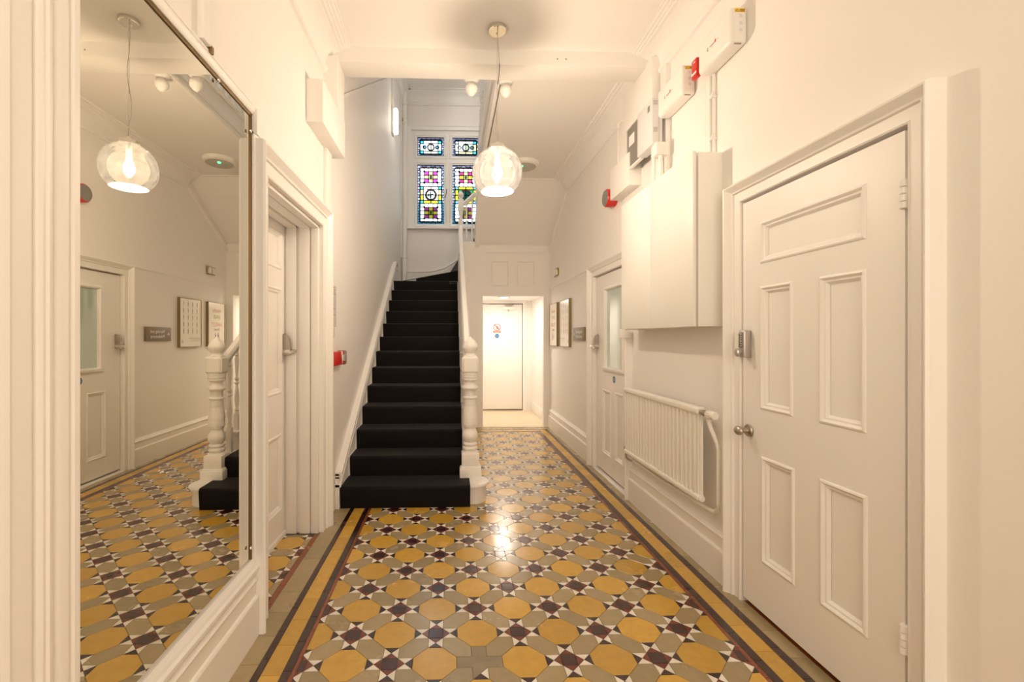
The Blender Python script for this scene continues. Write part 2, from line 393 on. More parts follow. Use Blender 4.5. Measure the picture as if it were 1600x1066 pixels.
# cornices: ribs on the ceiling, a cove, and a lower rib on the wall
def cornice_profile():
    p = [(0, .205), (.022, .203), (.030, .192), (.030, .172), (.020, .160), (.016, .150)]
    for k in range(1, 7):
        a = PI / 2 * k / 6; p.append((.100 - .084 * math.cos(a), .150 - .112 * math.sin(a) ** 1.0))
    p += [(.104, .036), (.104, .028), (.122, .028), (.126, .020), (.142, .020), (.146, .013), (.164, .013), (.168, .006), (.182, .006), (.182, 0)]
    return p
CEIL = lambda z: (lambda u, v, d: (u, v, z - d))
mb = MB(); mb.sweep([(RX, -2.6), (RX, 3.30)], cornice_profile() + [(0, 0)], CEIL(CZ)); struct('trim_5', mb, M['ceiling'], 'ribbed plaster cornice along the right wall', smooth=25)
mb = MB(); mb.sweep([(LX, 3.30), (LX, -2.6)], cornice_profile() + [(0, 0)], CEIL(CZ)); struct('trim_6', mb, M['ceiling'], 'ribbed plaster cornice along the left wall', smooth=25)
def c2():
    return [(0, .17), (.016, .168), (.022, .158), (.022, .142), (.014, .134), (.03, .09), (.07, .045), (.11, .03), (.115, .022), (.135, .022), (.14, .014), (.16, .014), (.165, 0)]
mb = MB(); mb.sweep([(RX, 3.35), (RX, 5.60)], c2() + [(0, 0)], CEIL(SZ)); struct('trim_7', mb, M['ceiling'], smooth=25)
mb = MB(); mb.prism([(RX, 5.585, 3.125), (RX, 6.55, 2.535), (RX, 6.55, 2.60), (RX, 5.585, 3.19)], (-.022, 0, 0)); struct('trim_8', mb, M['gloss'])
mb = MB(); mb.sweep([(LX, BY), (RX, BY)][::-1], [(0, .24), (.03, .235), (.035, .2), (.02, .18), (.05, .09), (.1, .05), (.12, .04), (.13, .02), (.17, .02), (.17, 0)], CEIL(UZ))
mb.sweep([(LX, BY), (LX, 3.4)], [(0, .24), (.03, .235), (.035, .2), (.02, .18), (.05, .09), (.1, .05), (.12, .04), (.13, .02), (.17, .02), (.17, 0)], CEIL(UZ)); struct('trim_9', mb, M['ceiling'], smooth=25)
mb = MB(); mb.sweep([(4.59, 2.012), (EY, 2.012)], [(0, 0), (0, .010), (.012, .014), (.016, .008), (.016, 0)], RW); struct('trim_10', mb, M['gloss'], 'thin picture rail along the back of the right wall')
# end partition with the low opening
OP = (.475, 1.365, -.02, 1.912)
mb = holed(MB(), .20, RX, 0, 2.70, [OP, (.60, .846, 2.06, 2.414), (.978, 1.23, 2.06, 2.414)], FW(EY), 0, -.10)
mb.box(.22, RX, EY + .012, EY + .03, 2.02, 2.5)
for u0, u1 in ((.60, .846), (.978, 1.23)):
    mb.sweep([(u0, 2.06), (u0, 2.414), (u1, 2.414), (u1, 2.06)], [(.012, 0), (.010, .006), (.0, .006), (-.012, -.008), (-.014, -.012)], FW(EY), closed=True)
mb.sweep([(.52, 2.53), (1.40, 2.53)], [(0, 0), (0, .014), (.018, .02), (.03, .01), (.03, 0)], FW(EY))
struct('wall_end', mb, M['wall'], 'white end partition with two panels above the low opening')
# passage beyond
mb = MB(); mb.box(.20, .34, EY + .1, 8.05, 0, 2.0); struct('wall_passage_left', mb, M['wall'])
mb = MB(); mb.box(.34, RX, EY + .1, 8.05, 1.965, 2.03); struct('ceiling_passage', mb, M['ceiling'])
mb = MB(); holed(mb, .30, RX, 0, 2.0, [(.44, 1.30, -.01, 1.915)], FW(8.03), 0, -.1); struct('wall_passage_back', mb, M['wall'])
mb = MB(); mb.box(.34, RX, EY - .01, 8.2, -.06, .004); struct('floor_passage', mb, M['vinyl'], 'pale beige vinyl floor in the passage')
mb = MB(); mb.box(RX - .018, RX, EY + .1, 8.0, .004, .17, .004); struct('baseboard_passage', mb, M['gloss'])
# wall under the stairs, closing the corridor side
mb = MB(); mb.prism([(.20, 3.78, 0), (.20, EY + .1, 0), (.20, EY + .1, 1.92), (.20, 3.78, .19)], (.022, 0, 0)); struct('wall_understair', mb, M['gloss'], 'white panel enclosing the space under the stairs')
# skirtings
SK = [(0, 0), (0, .034), (.168, .034), (.176, .030), (.180, .022), (.232, .022), (.236, .027), (.246, .029), (.252, .022), (.258, .020), (.264, .012), (.272, .010), (.275, 0)]
def skirt(name, y0, y1, mp, label=None):
    mb = MB(); rows = []
    for y in (y0, y1): rows.append([mb.bm.verts.new(mp(y, z, d)) for z, d in SK])
    for j in range(len(SK) - 1): mb.bm.faces.new([rows[0][j], rows[0][j + 1], rows[1][j + 1], rows[1][j]])
    mb.bm.faces.new(rows[0]); mb.bm.faces.new(rows[1][::-1])
    struct(name, mb, M['gloss'], label, smooth=20)
skirt('baseboard_right', 2.285, 3.57, RW, 'tall moulded white skirting below the radiator')
skirt('baseboard_right.001', 4.605, EY, RW, 'tall moulded white skirting below the pictures')
skirt('baseboard_right.002', -2.6, 1.28, RW)
skirt('baseboard_left', 1.0, 2.0, LW, 'tall moulded white skirting below the mirror')
skirt('baseboard_left.001', -2.6, .55, LW)
# near left architrave at the picture's left edge
mb = MB(); pr = [(.50, 0), (.50, .05), (.70, .05), (.705, .062), (.835, .062), (.84, .066), (.848, .070), (.852, .064), (.858, .066), (.893, .066), (.897, .056), (.903, .054), (.908, .064), (.915, .070), (.922, .068), (.927, .074), (.934, .072), (.938, .062), (.944, .060), (.949, .066), (.957, .070), (.975, .070), (.980, .062), (.984, .062), (.990, .070), (1.004, .070), (1.006, 0)]
pr = [(y, d if d < .01 else .066 + (d - .066) * .6) for y, d in pr]
a = [mb.bm.verts.new((LX + d, y, 0)) for y, d in pr]; b = [mb.bm.verts.new((LX + d, y, 3.13)) for y, d in pr]
for j in range(len(pr) - 1): mb.bm.faces.new([a[j], a[j + 1], b[j + 1], b[j]])
mb.bm.faces.new(b); struct('trim_11', mb, M['gloss'], 'fluted white upright at the left edge, before the mirror', smooth=20)

# ================================================================== FLOOR: bed and tiles
floor = empty('floor', (0, 2, 0), 'Victorian floor of ochre octagons, greige hexagons and eight-pointed dark stars', None, None, 'structure')
mb = MB(); mb.box(LX - .24, RX + .16, -2.6, EY, -.05, -.0016); mb.build('mortar_bed', M['grout'], floor)
c = 0.1807; w = 0.342 * c
def off_poly(p, d):
    n = len(p); a = sum(p[i][0] * p[(i + 1) % n][1] - p[(i + 1) % n][0] * p[i][1] for i in range(n))
    if a < 0: p = p[::-1]
    out = []
    for i in range(n):
        p0, p1, p2 = Vector(p[i - 1]), Vector(p[i]), Vector(p[(i + 1) % n])
        d0 = (p1 - p0).normalized(); d1 = (p2 - p1).normalized(); n0 = Vector((-d0.y, d0.x)); n1 = Vector((-d1.y, d1.x))
        m = n0 + n1; m = m / max(.25, m.dot(n0)); out.append((p1.x + m.x * d, p1.y + m.y * d))
    return out
def tile_geo(p, lift=0.0):
    a = off_poly(p, .0009); b = off_poly(p, .0019); n = len(a)
    vs = [(x, y, -.006) for x, y in a] + [(x, y, -.0007 + lift) for x, y in a] + [(x, y, lift) for x, y in b]
    fs = [tuple(range(2 * n, 3 * n))]
    for i in range(n):
        j = (i + 1) % n; fs += [(i, j, n + j, n + i), (n + i, n + j, 2 * n + j, 2 * n + i)]
    return vs, fs
def tile_mesh(name, p, m, lift=0.0):
    vs, fs = tile_geo(p, lift); me = bpy.data.meshes.new(name); me.from_pydata(vs, [], fs); me.materials.append(m); me.update(); return me
def clip(poly, r):
    x0, x1, y0, y1 = r
    for ax, val, sg in ((0, x0, 1), (0, x1, -1), (1, y0, 1), (1, y1, -1)):
        out = []
        for i in range(len(poly)):
            a, b = poly[i - 1], poly[i]; da, db = sg * (a[ax] - val), sg * (b[ax] - val)
            if (da >= 0) != (db >= 0):
                t = da / (da - db); out.append((a[0] + t * (b[0] - a[0]), a[1] + t * (b[1] - a[1])))
            if db >= 0: out.append(b)
        poly = out
        if len(poly) < 3: return []
    return poly
def parea(p): return abs(sum(p[i - 1][0] * p[i][1] - p[i][0] * p[i - 1][1] for i in range(len(p)))) / 2
h = c - 1.5 * w
OCT = [(h, -w / 2), (h, w / 2), (w / 2, h), (-w / 2, h), (-h, w / 2), (-h, -w / 2), (-w / 2, -h), (w / 2, -h)]
q = c / 2; HEX = [(w / 2 - q, w / 2 - q), (1.5 * w - q, .5 * w - q), (c - .5 * w - q, c - 1.5 * w - q), (c - .5 * w - q, c - .5 * w - q), (c - 1.5 * w - q, c - .5 * w - q), (.5 * w - q, 1.5 * w - q)]
SQ = [(-w / 2, -w / 2), (w / 2, -w / 2), (w / 2, w / 2), (-w / 2, w / 2)]
TRI = [(0, 0), (w / 2, -w / 2), (w / 2, w / 2)]
KINDS = {'octagon_tile': (OCT, 'ochre'), 'hexagon_tile': (HEX, 'greige'), 'square_tile': (SQ, 'core'), 'cream_triangle_tile': (TRI, 'cream'), 'maroon_triangle_tile': (TRI, 'maroon'), 'red_triangle_tile': (TRI, 'redtile')}
SHARED = {k: tile_mesh(k, p, T[m]) for k, (p, m) in KINDS.items()}
placed = {k: [] for k in KINDS}
def lay(ox, oy, ang, ilo, ihi, jlo, jhi, region, skip=()):
    ca, sa = math.cos(ang), math.sin(ang)
    def add(kind, lx, ly, rot):
        x, y = ox + ca * lx - sa * ly, oy + sa * lx + ca * ly; r = ang + rot; cr, sr = math.cos(r), math.sin(r)
        poly = [(x + cr * a - sr * b, y + sr * a + cr * b) for a, b in KINDS[kind][0]]
        if y > 3.60 and x < .12 and x > -.86: return                      # under the stairs
        full = all(region[0] <= px <= region[1] and region[2] <= py <= region[3] for px, py in poly)
        cl = poly if full else clip(poly, region)
        if not cl or (not full and parea(cl) < 2e-5): return
        cl = [p for i, p in enumerate(cl) if math.hypot(p[0] - cl[i - 1][0], p[1] - cl[i - 1][1]) > 2e-4]
        if len(cl) >= 3: placed[kind].append((x, y, r, full, cl))
    for i in range(ilo, ihi + 1):
        for j in range(jlo, jhi + 1):
            X, Y = i * c, j * c
            if (i + j) % 2: add('octagon_tile', X, Y, 0)
            else:
                if (i, j) not in skip:
                    add('square_tile', X, Y, 0)
                    for k in range(4):
                        a = k * PI / 2; mx, my = X + w * math.cos(a), Y + w * math.sin(a)
                        add('maroon_triangle_tile', mx, my, a); add('red_triangle_tile', mx, my, a + PI)
                        add('cream_triangle_tile', mx, my, a + PI / 2); add('cream_triangle_tile', mx, my, a - PI / 2)
                else:
                    add('maroon_triangle_tile', X, Y - w, -PI / 2); add('cream_triangle_tile', X, Y - w, 0)
                add('hexagon_tile', X + q, Y + q, 0); add('hexagon_tile', X - q, Y + q, PI / 2)
FX0, FX1, FY1 = -.600, 1.203, 6.205
PATCH = (1, -3)
lay(-.062, 2.350, 0, -4, 8, -17, 22, (FX0, FX1, -.7, FY1), (PATCH,))
lay(-.889, 3.02, PI / 4, -8, 8, -8, 8, (-1.10, -.898, 2.135, 3.01))
rest = {}
for kind, lst in placed.items():
    lst.sort(key=lambda t: (0 if t[1] > 1.6 else 1, abs(t[1] - 1.6)))
    for n, (x, y, r, full, cl) in enumerate(lst):
        dz = random.uniform(-.0003, .0003)
        if n < 300:
            if full: o = put(kind, SHARED[kind], floor, (x, y - 2, dz)); o.rotation_euler = (0, 0, r)
            else: o = put(kind, tile_mesh(kind, [(a - x, b - y) for a, b in cl], T[KINDS[kind][1]]), floor, (x, y - 2, dz))
        else: rest.setdefault(KINDS[kind][1], []).append((cl, dz))
vs, fs, ms = [], [], []; names = sorted(rest)
for mi, k in enumerate(names):
    for cl, dz in rest[k]:
        v, f = tile_geo(cl, dz); o0 = len(vs); vs += [(a, b - 2, z) for a, b, z in v]; fs += [tuple(i + o0 for i in g) for g in f]; ms += [mi] * len(f)
if vs:
    me = bpy.data.meshes.new('small_tiles'); me.from_pydata(vs, [], fs)
    for k in names: me.materials.append(T[k])
    me.polygons.foreach_set('material_index', ms); me.update()
    put('small_tiles', me, floor)['kind'] = 'stuff'
px, py = -.062 + PATCH[0] * c, 2.350 + PATCH[1] * c
cross = [(.5, .5), (.5, 1.5), (-.5, 1.5), (-.5, .5), (-1.5, .5), (-1.5, -.5), (-.5, -.5), (-.5, -1.5), (0, -1), (.5, -.5), (1.5, -.5), (1.5, .5)]
me = tile_mesh('cement_patch', [(a * w, b * w) for a, b in cross], M['cement'], -.0004)
put('cement_patch', me, floor, (px, py - 2, 0))['label'] = 'grey cement cross filling a missing star'
# border strips: rows of rectangular tiles
def strip(kind, m, x0, x1, y0, y1, L=.172, start=0.0, along='y'):
    cache = {}
    p = (y0 if along == 'y' else x0); end = (y1 if along == 'y' else x1); first = True
    while p < end - .01:
        n = min(end, p + (L - start if first else L)); first = False
        d = n - p; key = round(d, 4)
        if key not in cache:
            hw = (x1 - x0) / 2 if along == 'y' else (y1 - y0) / 2
            cache[key] = tile_mesh(kind, [(-hw, -d / 2), (hw, -d / 2), (hw, d / 2), (-hw, d / 2)] if along == 'y' else [(-d / 2, -hw), (d / 2, -hw), (d / 2, hw), (-d / 2, hw)], T[m])
        if along == 'y': loc = ((x0 + x1) / 2, (p + n) / 2 - 2, random.uniform(-.0003, .0003))
        else: loc = ((p + n) / 2, (y0 + y1) / 2 - 2, random.uniform(-.0003, .0003))
        put(kind, cache[key], floor, loc); p = n
for x0, x1, m, k, s in ((1.203, 1.222, 'terracotta', 'red_strip_tile', .02), (1.222, 1.261, 'maroon', 'maroon_strip_tile', .1), (1.261, 1.343, 'ochre', 'border_tile', .05), (1.343, 1.381, 'maroon', 'maroon_strip_tile', .03)):
    strip(k, m, x0, x1, -.7, 6.205 + (x1 - 1.203), start=s)
strip('outer_border_tile', 'greige', 1.381, 1.470, -.7, EY, start=.09)
for x0, x1, m, k, s in ((-.617, -.600, 'terracotta', 'red_strip_tile', .02), (-.652, -.617, 'maroon', 'maroon_strip_tile', .1), (-.730, -.652, 'ochre', 'border_tile', .12), (-.760, -.730, 'maroon', 'maroon_strip_tile', .03), (-.866, -.760, 'greige', 'outer_border_tile', .06)):
    strip(k, m, x0, x1, -.7, 3.56, start=s)
strip('red_strip_tile', 'terracotta', -.898, -.866, 2.12, 3.02, start=.06)
for y0, y1, m, k in ((6.205, 6.224, 'terracotta', 'red_strip_tile'), (6.224, 6.262, 'maroon', 'maroon_strip_tile'), (6.262, 6.345, 'ochre', 'border_tile'), (6.345, 6.383, 'maroon', 'maroon_strip_tile'), (6.383, EY, 'greige', 'outer_border_tile')):
    strip(k, m, .22, 1.203 + (y0 - 6.205) if m != 'greige' else 1.381, y0, y1, along='x')

# ================================================================== DOORS
ARCH = [(0, 0), (0, .022), (.006, .026), (.010, .022), (.058, .024), (.062, .034), (.067, .036), (.070, .030), (.076, .034), (.086, .046), (.100, .058), (.108, .060), (.114, .050), (.116, 0)]
def architrave(parent, o, mp, width=1.0, base=0.0):
    u0, u1, _, v1 = o; mb = MB()
    mb.sweep([(u0, base), (u0, v1), (u1, v1), (u1, base)], [(a * width, d) for a, d in ARCH], mp)
    return mb.build('architrave', M['gloss'], parent, 20)
PM = [(.0, .0), (-.004, .005), (-.010, .007), (-.015, .003), (-.019, -.002), (-.026, -.003), (-.031, -.009), (-.036, -.013)]
def panel_leaf(parent, o, panels, mp, face, thick=.042, extra=(), pm=PM):
    """face: depth of the leaf's front face in mp; each panel is recessed with its own moulding"""
    u0, u1, v0, v1 = o
    fm = lambda u, v, d: mp(u, v, face + d)
    mb = MB(); holed(mb, u0, u1, v0, v1, list(panels) + list(extra), fm, 0, -thick); leaf = mb.build('leaf', M['gloss'], parent, 30)
    for (a, b, z0, z1) in panels:
        mb = MB(); rect(mb, fm, a, b, z0, z1, -.028, .014); pn = mb.build('panel', M['gloss'], parent, 0)
        mb = MB(); mb.sweep([(a, z0), (a, z1), (b, z1), (b, z0)], pm, fm, closed=True); mb.build('panel_moulding', M['gloss'], pn, 20)
    return leaf, fm
def door_root(name, o, mp, d, label): return empty(name, mp((o[0] + o[1]) / 2, 0, d), label, 'door', None, 'structure')
# --- near right cupboard door
d1 = door_root('door_1', ND, RW, 0, 'white five-panelled door at the right with keypad lock and oval knob')
architrave(d1, ND, RW, .80)
leaf, fm = panel_leaf(d1, (1.388, 2.180, .028, 1.960), [(1.52, 2.055, 1.644, 1.838), (1.855, 2.055, .968, 1.54), (1.52, 1.72, .968, 1.54), (1.846, 2.047, .26, .752), (1.515, 1.716, .26, .752)], RW, .016)
mb = MB()
for z in (1.755, .345):
    mb.box(1.436, 1.452, 1.374, 1.398, z - .046, z + .046, .002)
    for k in range(4): mb.lathe([(.0095, 0), (.0095, .0195)], (1.434, 1.384, z - .044 + k * .023), 'z', 10)
mb.build('hinge', M['gloss'], d1)
mb = MB(); mb.lathe([(.0, 0), (.030, 0), (.031, .004), (.027, .010), (.012, .012), (.011, .034), (.016, .038), (.0, .038)], (RX - .016, 2.135, .853), '-x', 24); rose = mb.build('knob_rose', M['satin'], d1)
mb = MB(); pr = [(0, .034)] + [(.029 * math.sin(PI * k / 10) , .052 - .017 * math.cos(PI * k / 10)) for k in range(1, 10)] + [(0, .069)]
mb.lathe(pr, (RX - .016, 2.135, .853), '-x', 24)
for v in mb.bm.verts: v.co.z = .853 + (v.co.z - .853) * .78
mb.build('knob', M['satin'], rose)
mb = MB(); mb.box(RX - .054, RX - .014, 2.118, 2.158, 1.205, 1.338, .008, 3); key = mb.build('keypad_lock', M['satinlight'], d1)
mb = MB(); mb.box(RX - .057, RX - .052, 2.123, 2.153, 1.252, 1.325, .002); mb.build('key_plate', M['darkgrey'], key)
for r_ in range(6):
    for s in (-1, 1):
        mb = MB(); mb.lathe([(0, 0), (.0046, 0), (.0042, .006), (0, .007)], (RX - .056, 2.138 + s * .007, 1.262 + r_ * .0112), '-x', 8); mb.build('button', M['chrome'], key)
mb = MB(); mb.lathe([(.008, 0), (.008, .010), (.019, .014), (.021, .022), (.017, .028), (0, .030)], (RX - .052, 2.138, 1.230), '-x', 18)
for v in mb.bm.verts: v.co.y = 2.138 + (v.co.y - 2.138) * .72
mb.build('turn_knob', M['satinlight'], key)
mb = MB(); mb.box(RX - .005, RX + .02, 1.38, 2.185, -.004, .0015); mb.build('threshold', T['terracotta'], d1)
mb = MB(); mb.box(RX + .05, RX + .10, 1.3, 2.26, -.06, 2.1); mb.build('backing', M['gloss'], d1)  # unseen box added behind the leaf, keeps sky light out
# --- glazed door further along
d2 = door_root('door_2', GD, RW, 0, 'half-glazed white door on the right beyond the radiator')
architrave(d2, GD, RW, .88)
GL = (3.805, 4.225, 1.025, 1.748)
leaf, fm = panel_leaf(d2, (3.687, 4.490, .028, 1.905), [(3.795, 3.985, .205, .815), (4.085, 4.310, .195, .810)], RW, -.012, extra=(GL,))
mb = MB(); mb.box(RX + .026, RX + .031, GL[0] - .005, GL[1] + .005, GL[2] - .005, GL[3] + .005); mb.build('door_glass', M['doorglass'], d2, 0)
mb = MB(); mb.sweep([(GL[0], GL[2]), (GL[0], GL[3]), (GL[1], GL[3]), (GL[1], GL[2])], [(.030, 0), (.030, .006), (.022, .014), (.008, .014), (.0, .004), (-.004, -.014)], fm, closed=True)
mb.sweep([(GL[0] - .035, GL[2] - .03), (GL[1] + .035, GL[2] - .03)], [(0, 0), (0, .02), (.02, .024), (.026, .012), (.026, 0)], fm); mb.build('glazing_bead', M['gloss'], d2, 20)
def lever_lock(parent, mp, u, v, side):
    """narrow keypad case with a lever below; side = +1 where the lever points to +u"""
    f = lambda a, b, d: mp(u + a, v + b, d)
    mb = MB(); sd = [(-.045, 0), (-.045, .042), (.0, .050), (.05, .044), (.078, .030), (.090, .014), (.092, 0)]
    mb.prism([f(-.021, b_, d_) for b_, d_ in sd], Vector(f(.042, 0, 0)) - Vector(f(0, 0, 0))); bmesh.ops.bevel(mb.bm, geom=list(mb.bm.edges), offset=.003, segments=2, affect='EDGES'); case = mb.build('lock_case', M['satin'], parent, 40)
    for k in range(6):
        for s in (-1, 1):
            z_ = .004 + k * .011; mb = MB(); mb.lathe([(0, 0), (.0042, 0), (.0040, .006), (0, .007)], f(s * .009, z_, .0475 - max(0, k - 2) * .0022 if k > 1 else .0485), 'x' if f(0, 0, 1)[0] > f(0, 0, 0)[0] else '-x', 8); mb.build('button', M['chrome'], case, 0)
    mb = MB(); mb.tube([f(0, -.024, .040), f(0, -.024, .082)], .015, 14); mb.tube([f(-side * .032, -.024, .066), f(side * .02, -.022, .074), f(side * .060, -.024, .072), f(side * .085, -.028, .070)], .0095, 10)
    mb.tube([f(0, -.024, .0), f(0, -.024, .046)], .024, 16); mb.build('lever', M['chrome'], case, 40)
lever_lock(d2, lambda u, v, d: RW(u, v, d - .012), 4.44, 1.245, -1)
mb = MB(); disc(mb, fm, 4.008, .925, 0, .032); st = mb.build('round_sticker', M['blue'], d2, 0); st['label'] = 'round blue fire door sticker'
text('Fire door', .0105, fm, 4.008 + .0, .930, .0008, M['white'], st, align='CENTER', flip=-1); text('keep shut', .0105, fm, 4.008, .916, .0008, M['white'], st, align='CENTER', flip=-1)
mb = MB(); mb.box(RX + .06, RX + .10, 3.6, 4.6, -.06, 2.0); mb.build('backing', M['gloss'], d2)  # unseen box added behind leaf and pane to block the sky
mb = MB(); mb.box(RX - .03, RX + .03, 3.68, 4.50, -.004, .012, .004); mb.build('threshold', M['gloss'], d2)
# --- left door in its panelled recess
d3 = door_root('door_3', LD, LW, 0, 'white panelled door in a deep recess beside the mirror')
architrave(d3, LD, LW, 1.10)
LLm = lambda u, v, d: (-1.10 + d, u, v)
leaf, fm3 = panel_leaf(d3, (2.10, 3.098, .03, 2.045), [(2.22, 2.98, 1.74, 1.985), (2.68, 2.98, .94, 1.62), (2.22, 2.53, .94, 1.62), (2.68, 2.98, .18, .68), (2.22, 2.53, .18, .68)], LLm, .0)
mb = MB()
for x0, x1 in ((-1.085, -1.02), (-1.0, -.93), (-.925, -.875)):
    mb.box(x0, x1, 3.025, 3.045, .0, 2.05, .003); mb.box(x0, x1, 2.13, 2.15, .0, 2.05, .003); mb.box(x0, x1, 2.13, 3.045, 2.03, 2.05, .003)
mb.build('jamb_lining', M['gloss'], d3)
mb = MB(); mb.box(-1.25, -1.15, 1.95, 3.25, -.06, 2.25); mb.build('backing', M['gloss'], d3)  # unseen box added to stop sky light leaking round the leaf
mb = MB(); mb.box(-1.16, -1.085, 2.10, 3.10, -.02, .027, .004); mb.build('threshold', M['gloss'], d3)
lever_lock(d3, LLm, 3.02, 1.235, -1)
# --- passage door
PD = (.44, 1.30, 0, 1.915)
d4 = door_root('door_4', PD, FW(8.03), 0, 'plain white flush door at the end of the lit passage')
mb = MB(); mb.box(.455, 1.287, 8.035, 8.08, .028, 1.90, .002); mb.build('leaf', M['gloss'], d4)
mb = MB(); mb.sweep([(PD[0], 0), (PD[0], PD[3]), (PD[1], PD[3]), (PD[1], 0)], [(0, 0), (0, .012), (.03, .018), (.05, .012), (.055, 0)], FW(8.03)); mb.build('architrave', M['gloss'], d4, 20)
mb = MB(); mb.box(.93, 1.17, 7.985, 8.035, 1.805, 1.86, .006); cl = mb.build('door_closer', M['plastic'], d4)
mb = MB(); mb.box(.97, 1.10, 7.975, 7.995, 1.862, 1.878, .003); mb.tube([(.98, 7.985, 1.875), (1.12, 7.94, 1.885)], .008); mb.build('closer_arm', M['satin'], cl)
mb = MB(); mb.lathe([(.0, 0), (.014, 0), (.010, .03), (0, .03)], (1.04, 8.0, 1.775), 'z', 10); mb.build('closer_screw', M['satin'], cl)
P4 = FW(8.035)
mb = MB(); disc(mb, P4, .836, 1.492, 0, .064, 0, .0008, mi=1); disc(mb, P4, .836, 1.492, .001, .066, .055); 
mb.prism([P4(.836 + a, 1.492 + b, .002) for a, b in ((-.046, .036), (-.036, .046), (.046, -.036), (.036, -.046))], (0, -.0006, 0)); sg = mb.build('prohibition_sign', [M['redprint'], M['white']], d4, 0)
sg['label'] = 'round red prohibition sign with an open hand'
mb = MB()
mb.prism([P4(.842 + a, 1.482 + b, .0011) for a, b in ((-.018, -.028), (.012, -.028), (.022, .0), (.016, .012), (-.016, .012), (-.02, 0))], (0, -.0006, 0))
for k, (a, hh) in enumerate(((-.013, .034), (-.004, .042), (.005, .040), (.013, .030))): mb.prism([P4(.842 + a - .003, 1.492, .0012), P4(.842 + a + .003, 1.492, .0012), P4(.842 + a + .003, 1.482 + hh, .0012), P4(.842 + a - .003, 1.482 + hh, .0012)], (0, -.0006, 0))
mb.prism([P4(.860, 1.474, .0012), P4(.874, 1.494, .0012), P4(.868, 1.498, .0012), P4(.854, 1.482, .0012)], (0, -.0006, 0)); mb.build('hand_symbol', M['figureprint'], sg, 0)
mb = MB(); rect(mb, P4, .768, .904, 1.388, 1.430, 0); lb = mb.build('red_label', M['pinkprint'], d4, 0)
mb = MB()
for s in (-1, 1): mb.prism([P4(.836 + s * .066, 1.426, .0008), P4(.836 + s * .066, 1.392, .0008), P4(.836 + s * .045, 1.409, .0008)], (0, -.0005, 0))
mb.build('label_mark', M['redprint'], lb, 0)
mb = MB(); disc(mb, P4, .836, 1.335, 0, .040); lb = mb.build('round_sticker', M['blue'], d4, 0)
text('Fire door', .014, P4, .836, 1.342, .0008, M['white'], lb, align='CENTER'); text('keep shut', .014, P4, .836, 1.322, .0008, M['white'], lb, align='CENTER')

# ================================================================== STAINED GLASS WINDOW
win = empty('window_1', (-.03, BY, 3.3), 'white-framed stained glass window of two lights and two toplights on the stairs', 'window', None, 'structure')
lights = [(-.595, -.108, 3.37, 4.45), (.0425, .530, 3.37, 4.45), (-.595, -.108, 4.61, 4.95), (.0425, .530, 4.61, 4.95)]
WY = BY + .05
mb = MB(); holed(mb, -.71, .645, 3.295, 5.075, lights, FW(WY), .03, -.03); wf = mb.build('frame', M['gloss'], win)
mb = MB()
for (a, b, z0, z1) in lights: mb.sweep([(a, z0), (a, z1), (b, z1), (b, z0)], [(.055, .03), (.05, .042), (.03, .045), (.02, .036), (.0, .032), (0, .0)], FW(WY), closed=True)
mb.build('sash_moulding', M['gloss'], win, 20)
mb = MB(); mb.sweep([(-.70, 3.29), (-.70, 5.07), (.64, 5.07), (.64, 3.29)], [(0, 0), (0, .015), (.02, .02), (.05, .022), (.07, .034), (.095, .034), (.10, 0)], FW(BY)); mb.build('architrave', M['gloss'], win, 20)
mb = MB(); mb.box(-.83, .78, BY - .075, BY + .03, 3.265, 3.295, .008); mb.build('sill', M['gloss'], win)
mb = MB(); mb.box(-.50, -.24, BY + .008, BY + .016, 3.325, 3.337); mb.build('sash_lift', M['darkgrey'], win)
mb = MB(); mb.tube([(-.085, BY, 3.86), (-.07, BY - .02, 3.92), (-.06, BY - .03, 4.0)], .008); mb.tube([(-.085, BY + .0, 3.86), (-.13, BY - .02, 3.83)], .007); mb.build('sash_latch', M['darkgrey'], win)
PC = {'white': (.93, .97, 1), 'cream': (.98, .93, .72), 'lav': (.60, .56, .95), 'lblue': (.62, .74, .98), 'blue': (.12, .38, .62), 'cyan': (.08, .68, .80), 'pink': (.80, .10, .62), 'dpink': (.58, .06, .28), 'plum': (.20, .03, .13), 'yellow': (.86, .68, .06), 'pyellow': (.95, .85, .40), 'olive': (.30, .27, .03), 'amber': (.70, .33, .03), 'green': (.02, .42, .20), 'pgreen': (.66, .93, .80), 'teal': (.10, .42, .58), 'sky': (.22, .60, .90)}
PK = list(PC); PMs = [glass_mat('pane_' + k, [v * .70 for v in PC[k]] if k == 'white' else [v * (.18 if k not in ('cream', 'pyellow', 'pgreen', 'lav', 'lblue') else (.36 if k in ('cream', 'pgreen') else .20)) for v in PC[k]], 1.0, .08) for k in PK]
